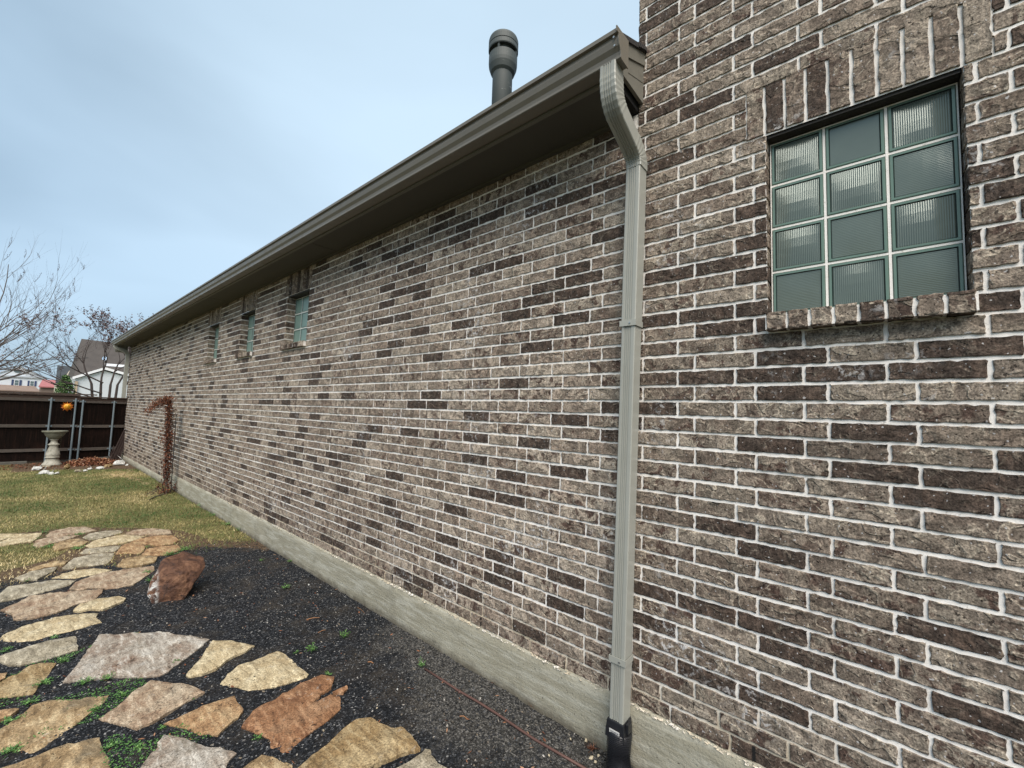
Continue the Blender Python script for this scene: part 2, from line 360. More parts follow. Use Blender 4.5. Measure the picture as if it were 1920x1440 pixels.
# ---------------------------------------------------------------- the brick house
house = empty('brick_house', (0, 0.93, GZ), label='long taupe brick house with white mortar joints, seen along its side wall', cat='house')
H = .0762
class Bricks:
    def __init__(s): s.V = []; s.F = []; s.C = []; s.MI = []; s.n = 0
    def brick(s, o, u, v, w, lu, lv, nu, nv, dep=.012, rough=.0031, mi=0):
        "o corner, u/v unit axes of the face, w outward normal, lu x lv the face; its edge drops by dep"
        o, u, v, w = (np.array(q, float) for q in (o, u, v, w))
        us = np.concatenate([[0, .004], np.linspace(0, lu, nu+1)[1:-1], [lu-.004, lu]]) if nu > 1 else np.array([0, .004, lu-.004, lu])
        vs = np.concatenate([[0, .004], np.linspace(0, lv, nv+1)[1:-1], [lv-.004, lv]]) if nv > 1 else np.array([0, .004, lv-.004, lv])
        A, B = np.meshgrid(us, vs, indexing='ij'); a, b = A.shape
        lift = np.zeros((a, b)); edge = np.zeros((a, b), bool)
        edge[0, :] = edge[-1, :] = True; edge[:, 0] = edge[:, -1] = True
        ju = RNG.normal(0, rough*.55, (a, b)); jv = RNG.normal(0, rough*.55, (a, b))
        inner = np.zeros((a, b), bool); inner[1, :] = inner[-2, :] = True; inner[:, 1] = inner[:, -2] = True; inner &= ~edge
        lift += RNG.normal(0, rough*.35, (a, b)) + RNG.normal(0, .0009)
        lift[inner] -= .0012
        lift = np.maximum(lift, -.0021)
        A = A + ju*(edge | inner); B = B + jv*(edge | inner)*.8
        P = o + A[..., None]*u + B[..., None]*v + lift[..., None]*w
        # skirt
        nn = a*b; idx = np.arange(nn).reshape(a, b) + s.n
        s.V.append(P.reshape(-1, 3))
        q = np.stack([idx[:-1, :-1], idx[1:, :-1], idx[1:, 1:], idx[:-1, 1:]], -1).reshape(-1, 4)
        ring = np.concatenate([idx[:, 0], idx[-1, 1:], idx[-2::-1, -1], idx[0, -2:0:-1]])
        RP = P.reshape(-1, 3)[ring - s.n] - w*dep
        base = s.n+nn; k = len(ring); r2 = base+np.arange(k)
        s.V.append(RP)
        q2 = np.stack([ring, np.roll(ring, -1), np.roll(r2, -1), r2], -1)
        flip = np.dot(np.cross(u, v), w) > 0
        if not flip: q = q[:, ::-1]; q2 = q2
        else: q2 = q2[:, ::-1]
        s.F += [q, q2]; s.MI.append(np.full(len(q)+len(q2), mi))
        c = RNG.random(3); s.C.append(np.tile(np.append(c, 1), (nn+k, 1)))
        s.n += nn+k
    def quad(s, pts, mi=1):
        s.V.append(np.array(pts, float)); s.F.append(np.arange(s.n, s.n+4).reshape(1, 4)); s.MI.append(np.full(1, mi))
        s.C.append(np.full((4, 4), .5)); s.n += 4
    def build(s, name, mats, parent, label=None):
        V = np.concatenate(s.V); F = np.concatenate(s.F); me = bpy.data.meshes.new(name)
        me.vertices.add(len(V)); me.vertices.foreach_set('co', V.ravel())
        me.loops.add(F.size); me.loops.foreach_set('vertex_index', F.ravel().astype(np.int32))
        me.polygons.add(len(F)); me.polygons.foreach_set('loop_start', np.arange(0, F.size, 4, dtype=np.int32))
        me.polygons.foreach_set('material_index', np.concatenate(s.MI).astype(np.int32))
        me.update(calc_edges=True); me.validate()
        at = me.color_attributes.new('rnd', 'FLOAT_COLOR', 'POINT'); at.data.foreach_set('color', np.concatenate(s.C).ravel())
        o = link(name, me, mats, parent)
        if label: o['label'] = label
        return o
L = .2588; J = .0125; HL = .0142
WINR = (-.292, .318, 1.905, 2.738)
WINS = [(4.965, 5.580), (6.695, 7.285), (8.380, 8.975)]
WZ = (2.208, 2.830)
SEAM = .93
def holes_for(y0, z0):
    pass
def row_segments(k, ya, yb, off, holes):
    "brick spans (y0,y1) of one course"
    zc = (k+.5)*H
    cuts = []
    for (h0, h1, hz0, hz1) in holes:
        if hz0 < zc < hz1: cuts.append((h0, h1))
    spans = []; i0 = math.floor((ya-off)/L)-1
    y = off+i0*L
    while y < yb+L:
        spans.append((y+J/2, y+L-J/2)); y += L
    res = []
    for a, b in spans:
        a, b = max(a, ya), min(b, yb)
        if b-a < .02: continue
        seg = [(a, b)]
        for c0, c1 in cuts:
            ns = []
            for p, q in seg:
                if q <= c0 or p >= c1: ns.append((p, q)); continue
                if p < c0-.02: ns.append((p, c0))
                if q > c1+.02: ns.append((c1, q))
            seg = ns
        res += seg
    return res
def wall_rows(B, k0, k1, ya, yb, offs, holes, det):
    for k in range(k0, k1):
        off = offs[k % 2] if k > 1 or k < 0 else offs[k % 2]+(.075 if k else .11)
        for a, b in row_segments(k, ya, yb, off, holes):
            n = det((a+b)/2); jit = random.uniform(-.0012, .0012)
            B.brick((random.uniform(-.0030, -.0006), a, k*H+HL/2+jit), (0, 1, 0), (0, 0, 1), (-1, 0, 0), b-a, H-HL, max(2, round(n*(b-a)/.25)), 4 if n > 8 else 2)
def soldier(B, ya, yb, z0, z1, n, prot=.0):
    w = (yb-ya)/n
    for i in range(n):
        B.brick((-prot+random.uniform(-.001, .001), ya+i*w+.0065, z0), (0, 1, 0), (0, 0, 1), (-1, 0, 0), w-.013, z1-z0, 4, 10)
def reveal(B, y, sgn, z0, z1, x1):
    "brick returns of a window side; sgn = direction the face looks along Y"
    k0 = math.floor(z0/H)
    for k in range(k0, math.ceil(z1/H)):
        a = max(z0, k*H+HL/2); b = min(z1, (k+1)*H-HL/2)
        if b-a < .02: continue
        B.brick((.004, y, a), (1, 0, 0), (0, 0, 1), (0, sgn, 0), x1-.004, b-a, 2, 2, .006)
    B.quad([(.004, y-sgn*.005, z0), (x1, y-sgn*.005, z0), (x1, y-sgn*.005, z1), (.004, y-sgn*.005, z1)])
def backing(B, ya, yb, za, zb, holes, x=.0034):
    ys = sorted({ya, yb, *[h for q in holes for h in q[:2]]}); zs_ = sorted({za, zb, *[h for q in holes for h in q[2:4]]})
    for a, b in zip(ys, ys[1:]):
        for c, d in zip(zs_, zs_[1:]):
            if any(q[0] <= (a+b)/2 <= q[1] and q[2] <= (c+d)/2 <= q[3] for q in holes): continue
            if a < ya or b > yb or c < za or d > zb: continue
            B.quad([(x, a, c), (x, b, c), (x, b, d), (x, a, d)])

# taller gable wall on the right
SOLR = (-.372, .402, 2.743, 2.990)
B = Bricks()
hR = [(WINR[0]-.004, WINR[1]+.004, WINR[2]-.078, WINR[3]+.01), SOLR]
wall_rows(B, 0, 74, -2.6, SEAM, {1: .7107, 0: .6298}, hR, lambda y: 14)
soldier(B, SOLR[0], SOLR[1], SOLR[2]+.002, SOLR[3]-.008, 10, .003)
backing(B, -2.6, SEAM, -.004, 74*H, [(WINR[0]-.004, WINR[1]+.004, WINR[2]-.004, WINR[3])])
reveal(B, WINR[1], -1, WINR[2], WINR[3], .09); reveal(B, WINR[0], 1, WINR[2], WINR[3], .09)
# return of the gable wall above the lower roof
for k in range(42, 74):
    x = .0
    B.brick((.006, SEAM+.004, k*H+HL/2), (1, 0, 0), (0, 0, 1), (0, 1, 0), .11 if k % 2 else .235, H-HL, 6, 3)
    if k % 2: B.brick((.126, SEAM+.004, k*H+HL/2), (1, 0, 0), (0, 0, 1), (0, 1, 0), .24, H-HL, 6, 3)
    else: B.brick((.251, SEAM+.004, k*H+HL/2), (1, 0, 0), (0, 0, 1), (0, 1, 0), .24, H-HL, 6, 3)
B.quad([(.0085, SEAM, 3.1), (5, SEAM, 3.1), (5, SEAM, 74*H), (.0085, SEAM, 74*H)])
B.quad([(.0085, -2.6, -.004), (5, -2.6, -.004), (5, -2.6, 74*H), (.0085, -2.6, 74*H)])
B.build('wall', [brick_gable_m, mortar_m], house, 'taller wall of the same taupe brick, coloured darker for its weaker light')
# long wall
B = Bricks()
hL = []
for a, b in WINS: hL += [(a-.004, b+.004, WZ[0]-.07, WZ[1]+.01), (a-.055, b+.055, WZ[1]-.004, 3.2)]
wall_rows(B, 0, 41, SEAM+.006, 17.2, {1: .0981, 0: .178}, hL, lambda y: 14 if y < 4 else (8 if y < 8 else 3))
wall_rows(B, -2, 0, 11.25, 17.2, {0: .0981, 1: .178}, [], lambda y: 3)
backing(B, SEAM, 17.2, -.004, 41*H, [(a-.004, b+.004, WZ[0]-.004, WZ[1]) for a, b in WINS])
B.quad([(.0034, 11.25, -.16), (.0034, 17.2, -.16), (.0034, 17.2, -.004), (.0034, 11.25, -.004)])
for a, b in WINS:
    soldier(B, a-.05, b+.05, WZ[1]+.004, 3.115, 9, .004)
    reveal(B, b, -1, WZ[0], WZ[1], .12); reveal(B, a, 1, WZ[0], WZ[1], .12)
B.quad([(.0085, 17.2, -.16), (5, 17.2, -.16), (5, 17.2, 3.12), (.0085, 17.2, 3.12)])
B.build('wall', [brick_wall_m, mortar_m], house, 'long low wall of taupe brick with scattered dark bricks')

# window sills of rowlock bricks (one part each)
def sill(y0, y1, z0, z1, n, mat, prot):
    b = Bricks(); w = (y1-y0)/n
    for i in range(n):
        ya = y0+i*w+.006
        b.brick((-prot, ya, z0), (0, 1, 0), (0, 0, 1), (-1, 0, 0), w-.012, z1-z0-.004, 4, 4, .02)
        b.brick((-prot, ya, z1-.004), (0, 1, 0), (1, 0, .0), (0, 0, 1), w-.012, prot+.085, 4, 4, .01)
        b.brick((-prot, ya, z0+.002), (0, 1, 0), (1, 0, 0), (0, 0, -1), w-.012, prot+.002, 3, 2, .008)
    m = .004
    b.quad([(-prot+m, y0, z0+m), (-prot+m, y1, z0+m), (-prot+m, y1, z1-.01), (-prot+m, y0, z1-.01)])
    b.quad([(-prot+m, y0, z1-.010), (.10, y0, z1-.010), (.10, y1, z1-.010), (-prot+m, y1, z1-.010)])
    b.quad([(-prot+m, y0, z0+m), (.01, y0, z0+m), (.01, y1, z0+m), (-prot+m, y1, z0+m)])
    for yy in (y0+.001, y1-.001): b.quad([(-prot+m, yy, z0+m), (.02, yy, z0+m), (.02, yy, z1-.01), (-prot+m, yy, z1-.01)])
    return b.build('window_sill', [mat, mortar_m], house)
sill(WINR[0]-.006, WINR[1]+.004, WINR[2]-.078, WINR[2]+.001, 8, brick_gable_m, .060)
for a, b in WINS: sill(a-.006, b+.050, WZ[0]-.066, WZ[0]+.001, 9, brick_wall_m, .034)
# steel lintels
def lintel(a, b, z, x1):
    m = MB(); m.box(.012, x1, a, b, z-.012, z+.004); return m.build('lintel', lintel_m, house)
lintel(WINR[0]+.002, WINR[1]-.002, WINR[3], .10)
for a, b in WINS: lintel(a+.002, b-.002, WZ[1], .13)

# glass block windows: window (mortar grid) > glass_block
def glass_window(y0, y1, z0, z1, nc, nr, x, pat, face_m, rim_m, label):
    g = MB(); w = (y1-y0)/nc; h = (z1-z0)/nr; jj = .0045
    g.box(x-.004, x+.05, y0, y1, z0, z0+.004)
    for i in range(nc+1):
        yy = y0+i*w; g.box(x-.004, x+.045, max(y0, yy-jj), min(y1, yy+jj), z0+.004, z1)
    for j in range(1, nr+1):
        zz = z0+j*h
        for i in range(nc): g.box(x-.003, x+.044, y0+i*w+jj, y0+(i+1)*w-jj, zz-jj, min(z1, zz+jj))
    win = g.build('window', mortar_m, house); win['label'] = label
    for r in range(nr):
        for c_ in range(nc):
            m = MB(); a = y0+c_*w+jj; b = y0+(c_+1)*w-jj; t = z0+(r+1)*h-jj; d = z0+r*h+jj
            kind = pat[nr-1-r][nc-1-c_]            # patterns are written as seen, left = far (+Y)
            rim = .012; e = .004
            # rim: bevelled frame
            pts = [(x, a, d), (x, b, d), (x, b, t), (x, a, t)]
            ins = [(x-.007, a+e, d+e), (x-.007, b-e, d+e), (x-.007, b-e, t-e), (x-.007, a+e, t-e)]
            in2 = [(x-.007, a+rim, d+rim), (x-.007, b-rim, d+rim), (x-.007, b-rim, t-rim), (x-.007, a+rim, t-rim)]
            in3 = [(x-.0025, a+rim+.004, d+rim+.004), (x-.0025, b-rim-.004, d+rim+.004), (x-.0025, b-rim-.004, t-rim-.004), (x-.0025, a+rim+.004, t-rim-.004)]
            for gi, (A_, B_) in enumerate(((pts, ins), (ins, in2), (in2, in3))):
                for q in range(4):
                    q2 = (q+1) % 4; m.face([A_[q], A_[q2], B_[q2], B_[q]], 2 if gi == 2 else 0)
            # ribbed panel
            ya, yb, za, zb = a+rim+.004, b-rim-.004, d+rim+.004, t-rim-.004
            nrib = 24; ns = nrib*4
            if kind == 'S': m.face([(x-.0025, ya, za), (x-.0025, yb, za), (x-.0025, yb, zb), (x-.0025, ya, zb)], 1)
            else:
                amp = .00066 if kind in 'VW' else .00022
                vs = []; fs = []
                for i in range(ns+1):
                    q = i/ns; dx = amp*math.cos(q*nrib*2*PI)
                    if kind in 'VW':
                        yy = ya+(yb-ya)*q
                        for l_ in range(5):
                            sg = l_/4; bow = .0042*math.cos((q-.5)*PI)*math.cos((sg-.5)*PI)
                            vs.append((x-.0025-bow+dx, yy, za+(zb-za)*sg))
                    else:
                        zz = za+(zb-za)*q
                        for l_ in range(5):
                            sg = l_/4; bow = .0022*math.cos((q-.5)*PI)*math.cos((sg-.5)*PI)
                            vs.append((x-.0025-bow+dx, ya+(yb-ya)*sg, zz))
                for i in range(ns):
                    for l_ in range(4): fs.append((i*5+l_, (i+1)*5+l_, (i+1)*5+l_+1, i*5+l_+1))
                m.mesh(vs, fs, 1)
            o = m.build('glass_block', [rim_m, face_m, gl_shade], win)
    return win
glass_window(WINR[0]+.004, WINR[1]-.004, WINR[2]+.004, WINR[3]-.016, 3, 4, .066,
             ['VSV', 'VVH', 'VHV', 'HVH'], gl_face, gl_rim, 'large square window of three by four clear green glass blocks')
for i, (a, b) in enumerate(WINS):
    glass_window(a+.004, b-.004, WZ[0]+.004, WZ[1]-.016, 3, 3, .105, ['SSS', 'SSS', 'SSS'], gl_pale, gl_palerim,
                 ('nearest', 'middle', 'farthest')[i]+' of the three small glass block windows under the eave')
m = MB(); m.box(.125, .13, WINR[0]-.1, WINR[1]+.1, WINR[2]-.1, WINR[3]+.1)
m.build('room_dark_sheet', dark_m, house)  # black sheets close behind the blocks stand in for unlit rooms
for a, b in WINS: m = MB(); m.box(.16, .165, a-.1, b+.1, WZ[0]-.1, WZ[1]+.1); m.build('room_dark_sheet', dark_m, house)

# weep slots in the lowest course
for p in ((1413.6, 1411), (902, 1161), (735.7, 1081.7)):
    d = ray(*p); q = CAM+d*((-.002-CAM.x)/d.x)
    m = MB(); m.box(-.0035, .006, q.y-.006, q.y+.006, .012, .070); m.build('weep_slot', dark_m, house)

# foundation: rough concrete edge beam
def foundation(y0, y1, ztop, n):
    vs = []; fs = []; rows = [(-.006, ztop), (-.012, ztop-.006), (-.013, ztop-.06), (-.014, ztop-.15), (-.02, GZ-.25)]
    for i in range(n+1):
        y = y0+(y1-y0)*i/n
        for j, (x, z) in enumerate(rows):
            nn = noise.noise((y*9, z*9, 3)); n2 = noise.noise((y*45, z*30, 8))
            vs.append((x+.004*nn+.0015*n2, y, z+(.0055*n2+.004*nn if j < 2 else 0)))
        vs.append((.03, y, ztop-.001))
    k = 6
    for i in range(n):
        for j in range(4): fs.append((i*k+j, (i+1)*k+j, (i+1)*k+j+1, i*k+j+1))
        fs.append((i*k+5, (i+1)*k+5, (i+1)*k, i*k))
    m = MB(); m.mesh(vs, fs); return m.build('foundation', concrete_m, house, smooth=True)
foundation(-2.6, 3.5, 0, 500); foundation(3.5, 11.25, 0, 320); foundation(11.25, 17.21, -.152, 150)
# squeezed-out mortar crumbs on the ledge
m = MB()
for i in range(1500):
    y = random.uniform(-1, 8) if i % 3 else random.uniform(0, 3.2)
    if noise.noise((y*2.2, 0, 5)) < -.12 and random.random() < .8: continue
    s_ = random.uniform(.003, .009); x = -.010-random.random()*.007
    c0 = Vector((x, y, random.uniform(-.007, .005)))
    vs = [c0+Vector((random.uniform(-1, 1), random.uniform(-1.6, 1.6), random.uniform(-.8, .8)))*s_ for _ in range(4)]
    m.mesh(vs, [(0, 1, 2), (0, 2, 3), (0, 3, 1), (1, 3, 2)])
cr = m.build('mortar_droppings', mortar_m, house); cr['kind'] = 'stuff'

# roof, eave box
rz = lambda x: 3.490+.46*x
m = MB()
m.extrude([(-.372, rz(-.372)-.028), (-.372, rz(-.372)), (4.6, rz(4.6)), (9.6, rz(-.4)), (9.6, rz(-.4)-.03), (4.6, rz(4.6)-.03)], .965, 17.42)
m.extrude([(-.372, rz(-.372)-.028), (-.370, rz(-.372)), (.03, rz(.03)), (.03, rz(.03)-.03)], .885, .965)
rnd_ = random.Random(3)
for i in range(9):
    x = -.10+i*.016; m.obox((x, .888, rz(x)-.012), (.012, 0, .004), (0, rnd_.uniform(.004, .012), 0), (0, .002, .014))
m.build('roof', shingle_m, house)
m = MB(); m.box(-.334, -.314, .90, 17.36, 3.100, rz(-.33)-.032); m.build('fascia', trim_m, house)
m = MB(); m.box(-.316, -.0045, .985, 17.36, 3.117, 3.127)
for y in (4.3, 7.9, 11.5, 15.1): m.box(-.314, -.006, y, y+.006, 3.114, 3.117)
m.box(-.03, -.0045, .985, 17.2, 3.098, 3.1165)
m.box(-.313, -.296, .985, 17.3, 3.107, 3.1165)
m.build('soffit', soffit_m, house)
m = MB()
def prism_y(mb, prof, y0, y1): mb.extrude(prof, y0, y1)
prism_y(m, [(-.333, 3.168), (-.333, rz(-.333)-.105), (-.0045, rz(0)-.105), (-.0045, 3.168)], .902, .92)
prism_y(m, [(-.36, rz(-.36)-.104), (-.36, rz(-.36)-.03), (-.0045, rz(0)-.032), (-.0045, rz(0)-.104)], .895, .93)
prism_y(m, [(-.2, 3.216), (-.2, 3.2165), (-.01, 3.2835), (-.01, 3.283)], .9, .902)
o = m.build('eave_end_panel', trim_m, house)
m = MB(); prism_y(m, [(-.31, 3.13), (-.31, rz(-.31)-.13), (-.01, rz(0)-.13), (-.01, 3.13)], .93, .975); m.build('eave_gap_shade', dark_m, house)  # black fill standing in for the shade inside the open eave gap
# far gable end of the eave
m = MB(); prism_y(m, [(-.333, 2.93), (-.333, 3.30), (-.05, 3.42), (-.05, 2.93)], 17.36, 17.46); m.build('eave_return', trim_m, house)

# gutter
m = MB()
outer = [(-.338, 3.240), (-.338, 3.113), (-.408, 3.113), (-.412, 3.117), (-.412, 3.130), (-.416, 3.146), (-.430, 3.166), (-.437, 3.190), (-.437, 3.212), (-.452, 3.214), (-.454, 3.232), (-.446, 3.236)]
inner_ = [(-.440, 3.232), (-.434, 3.214), (-.434, 3.190), (-.427, 3.168), (-.413, 3.148), (-.409, 3.131), (-.406, 3.116), (-.341, 3.116), (-.341, 3.240)]
m.extrude(outer+inner_, .842, 17.30)
gut = m.build('gutter', gutter_m, house)
m = MB(); capp = [(-.336, 3.250), (-.336, 3.108), (-.410, 3.108), (-.416, 3.113), (-.416, 3.130), (-.420, 3.146), (-.434, 3.166), (-.441, 3.190), (-.441, 3.212), (-.458, 3.214), (-.460, 3.238)]
m.extrude(capp, .836, .8415); m.build('end_cap', gutter_m, gut)
m = MB(); m.extrude([(x, z) for x, z in capp], 17.3005, 17.304); m.build('end_cap', gutter_m, gut)
for z_, x_ in ((3.20, -.443), (3.165, -.434)):
    m = MB(); m.tube([(x_, .858, z_), (x_-.006, .858, z_)], .005, 8); m.build('rivet', screw_m, gut)

# downspout: ribbed rectangular pipe swept along a path in the XZ plane
def spout_section(w, d, ribs=4, rd=.0040):
    "points (y, out) round the section; out is away from the wall"
    pts = [(-w/2, -d/2), (w/2, -d/2), (w/2, d/2-.004), (w/2-.004, d/2)]
    s0 = w/2-.012; step = (2*s0-.012)/ribs
    x = s0
    for i in range(ribs):
        c_ = x-step*.5-.004
        pts += [(c_+.0045, d/2), (c_+.0030, d/2-rd), (c_-.0030, d/2-rd), (c_-.0045, d/2)]
        x -= step
    pts += [(-w/2+.004, d/2), (-w/2, d/2-.004)]
    return pts
def sweep(mb, path, w, d, yc, crimp=None):
    n = 0; rings = []
    for i, (x, z) in enumerate(path):
        a = path[max(i-1, 0)]; b = path[min(i+1, len(path)-1)]
        t = Vector((b[0]-a[0], 0, b[1]-a[1])).normalized(); o_ = Vector((t.z, 0, -t.x))
        if o_.x > 0: o_ = -o_
        if abs(t.z) < .02: o_ = Vector((0, 0, -1))
        if i and rings and o_.dot(lasto) < 0: o_ = -o_
        lasto = o_
        sc_ = 1+(crimp(i) if crimp else 0); y_ = yc(z) if callable(yc) else yc
        rings.append([Vector((x, y_, z))+Vector((0, p*sc_, 0))+o_*(q*sc_) for p, q in spout_section(w, d)])
    k = len(rings[0]); vs = [v for r in rings for v in r]
    fs = [(i*k+j, i*k+(j+1) % k, (i+1)*k+(j+1) % k, (i+1)*k+j) for i in range(len(rings)-1) for j in range(k)]
    fs += [tuple(range(k-1, -1, -1)), tuple((len(rings)-1)*k+j for j in range(k))]
    mb.mesh(vs, fs)
def bez(p0, p1, p2, p3, n):
    return [tuple(((1-t)**3*a+3*(1-t)**2*t*b+3*(1-t)*t*t*c_+t**3*d_) for a, b, c_, d_ in zip(p0, p1, p2, p3)) for t in [i/n for i in range(n+1)]]
yc = lambda z: .956-.0195*(z-.3)
m = MB(); sweep(m, [(-.0725, 2.80), (-.0725, 1.93)], .078, .084, yc); sweep(m, [(-.0725, 1.945), (-.0725, -.13)], .074, .080, yc)
ds = m.build('downspout', spout_m, house)
path = [(-.372, 3.12), (-.372, 3.085)] + bez((-.372, 3.07), (-.372, 3.00), (-.362, 2.955), (-.305, 2.925), 14) + bez((-.290, 2.918), (-.25, 2.900), (-.22, 2.888), (-.195, 2.877), 3) + bez((-.180, 2.870), (-.11, 2.842), (-.0725, 2.82), (-.0725, 2.762), 14) + [(-.0725, 2.752)]
m = MB(); sweep(m, path, .082, .088, lambda z: .9055, lambda i: (.035*(i % 2) if (3 <= i <= 15 or 22 <= i <= 34) else 0)); m.build('elbow', spout_m, ds)
def strap(z, tab):
    m = MB(); y_ = yc(z); w = .040
    m.box(-.119, -.1155, y_-w-.002, y_+w+.003, z, z+.030); m.box(-.119, -.0, y_+w+.003, y_+w+.005, z, z+.030)
    m.box(-.119, -.03, y_-w-.004, y_-w-.002, z, z+.030)
    o = m.build('strap', spout_m, ds)
    m = MB(); m.tube([(-.119, y_-.012, z+.015), (-.123, y_-.012, z+.015)], .0045, 8); m.build('screw', screw_m, o) if False else m.build('screw', screw_m, ds)
strap(1.905, 0); strap(.225, 1)
# far downspout at the corner
m = MB(); sweep(m, [(-.36, 3.12), (-.36, 3.08)]+bez((-.36, 3.06), (-.36, 2.98), (-.10, 3.0), (-.075, 2.86), 10)+[(-.075, 2.8), (-.075, -.25)], .08, .09, 17.13)
m.build('downspout', spout_m, house)

# vent pipe on the roof
vx, vy = .6, 2.54
m = MB()
m.lathe([(.093, 3.6), (.093, 4.68), (.093, 4.72)], (vx, vy, 0), 40)
vp = m.build('vent_pipe', pipe_m, house, smooth=True)
m = MB(); m.lathe([(.094, 4.60), (.112, 4.62), (.130, 4.67), (.134, 4.70), (.134, 4.775), (.128, 4.776), (.126, 4.70), (.094, 4.66)], (vx, vy, 0), 40)
m.lathe([(.100, 4.70), (.104, 4.74), (.104, 4.82), (.100, 4.83)], (vx, vy, 0), 40)
m.lathe([(.116, 4.826), (.136, 4.822), (.140, 4.83), (.140, 4.868), (.136, 4.870), (.136, 4.876), (.140, 4.878), (.140, 4.925), (.134, 4.945), (.115, 4.958), (.06, 4.966), (.002, 4.968)], (vx, vy, 0), 40)
for i in range(4):
    a = i*PI/2+.4; m.box(vx+.122*math.cos(a)-.008, vx+.122*math.cos(a)+.008, vy+.122*math.sin(a)-.008, vy+.122*math.sin(a)+.008, 4.76, 4.84)
m.build('vent_cap', pipe_m, vp)
m = MB(); m.lathe([(.16, rz(.6)-.05), (.10, rz(.6)+.12), (.093, rz(.6)+.13)], (vx, vy, 0), 24); m.build('flashing', pipe_m, vp)

# black corrugated drain hose on the foot of the downspout
hose = empty('drain_hose', (-.09, .96, GZ), label='black corrugated plastic drain hose clipped to the foot of the grey downspout', cat='drain hose')
m = MB(); pts = []; rs = []
hp = bez((-.078, .957, -.10), (-.090, .96, -.20), (-.13, .955, -.27), (-.30, .80, -.275), 60)
for i, p in enumerate(hp): pts.append(p); rs.append(.056+(.0035 if i % 2 else -.002)+(.0 if i < 55 else 0))
m.tube(pts, rs, 28); m.build('hose', black_plastic, hose, smooth=False)
m = MB(); yb = yc(-.1)
m.mesh([(x, y, z) for z, e in ((-.045, .006), (-.075, .010), (-.125, .013)) for x, y in ((-.0725-.04-e, yb-.037-e), (-.0725-.04-e, yb+.037+e), (-.0725+.04+e*.4, yb+.037+e), (-.0725+.04+e*.4, yb-.037-e))],
       [(0,1,5,4), (1,2,6,5), (2,3,7,6), (3,0,4,7), (4,5,9,8), (5,6,10,9), (6,7,11,10), (7,4,8,11), (0,3,2,1), (8,9,10,11)])
m.box(-.10, -.06, yb-.060, yb-.046, -.09, -.045)
ad = m.build('adapter', black_plastic, hose, bevel=.003)
m = MB(); m.box(-.1275, -.1255, yb-.026, yb+.026, -.098, -.080); st = m.build('sticker', simple('sticker', (.55, .55, .53), .6, .05), hose, None)
# tiny print lines on the sticker
m = MB()
for i in range(14): m.box(-.1279, -.1277, yb-.022+i*.0031, yb-.0203+i*.0031+random.uniform(0, .0008), -.092, -.086)
m.build('print', simple('print_grey', (.12, .12, .13), .6, .05), hose)

# ---------------------------------------------------------------- ground
def sstep(a, b, x):
    t = np.clip((x-a)/(b-a), 0, 1); return t*t*(3-2*t)
def lawn_w(x, y):
    "1 where the dormant lawn grows"
    edge = np.interp(x, [-6, -2.2, -2.0, -1.65, -1.6, -1.9, -1.4, -.95, -.57, -.36, -.1, .1], [6.6, 6.7, 6.9, 8.1, 8.35, 8.4, 8.30, 7.85, 7.35, 6.9, 6.9, 7.6])
    edge = np.interp(x, [-6, -2.14, -1.78, -1.44, -.95, -.57, -.36, -.1, .1], [8.4, 8.35, 8.3, 8.15, 7.7, 7.15, 6.35, 6.05, 6.3])
    far = np.interp(x, [-6, -2.3, -1.3, 0], [15.0, 15.0, 15.1, 14.3])
    w = sstep(-.12, .12, y-edge)*sstep(-.15, .15, far-y)
    island = sstep(1.0, .7, np.hypot((x+2.05)/.50, (y-7.15)/.62))
    island2 = sstep(-1.95, -2.25, x)*sstep(6.3, 6.6, y)
    return np.clip(np.maximum(w, np.maximum(island, island2)), 0, 1)
def soil_w(x, y):
    far = sstep(14.7, 15.1, y)
    rim = np.exp(-((y-np.interp(x, [-.8, -.36, .0], [7.0, 6.3, 5.9]))/.45)**2)*sstep(-1.0, -.6, x)
    gaps = sstep(5.5, 6.6, y)*.75
    wallside = sstep(-.28, -.06, x)*sstep(6.2, 7.2, y)*.9
    return np.clip(np.maximum(np.maximum(np.maximum(far, rim), wallside), gaps), 0, 1)
def grit_w(x, y):
    d = -x
    return np.clip(sstep(.85, .02, d+.10*np.sin(y*2.7)+.07*np.sin(y*6.1))*sstep(3.9, 2.2, y), 0, 1)*.85
def gh(x, y):
    return .010*noise.noise((x*3, y*3, 0))+.006*noise.noise((x*9, y*9, 4))+.003*noise.noise((x*25, y*25, 4))
xs = np.concatenate([[-1500, -300, -80, -25, -10], np.arange(-5, -2.6, .25), np.arange(-2.6, .021, .035), [.3, 2, 10, 80, 400, 1500]])
ys = np.concatenate([[-1500, -200, -40, -10, -4, -2, -1, 0], np.arange(.4, 9, .04), np.arange(9, 18.2, .1), [19, 21, 24, 30, 45, 80, 160, 400, 1500]])
GXX, GYY = np.meshgrid(xs, ys, indexing='ij')
lw = lawn_w(GXX, GYY); sw = soil_w(GXX, GYY); gw = grit_w(GXX, GYY)
lw = np.where((GYY > 18) | (GYY < -3) | (GXX < -6), 1., lw)
V = []; 
for i in range(len(xs)):
    for j in range(len(ys)):
        x, y = xs[i], ys[j]
        V.append((x, y, GZ+(gh(x, y) if -6 < x < .2 and 0 < y < 18 else 0)))
nx_, ny_ = len(xs), len(ys)
F = [(i*ny_+j, (i+1)*ny_+j, (i+1)*ny_+j+1, i*ny_+j+1) for i in range(nx_-1) for j in range(ny_-1)]
me = bpy.data.meshes.new('ground'); me.from_pydata(V, [], F)
at = me.color_attributes.new('zone', 'FLOAT_COLOR', 'POINT')
at.data.foreach_set('color', np.stack([lw, sw, gw, np.ones_like(lw)], -1).ravel())
gr = link('ground', me, ground_m, smooth=True); gr['kind'] = 'structure'
gr['label'] = 'yard ground of black mulch, grit, soil and dormant lawn'

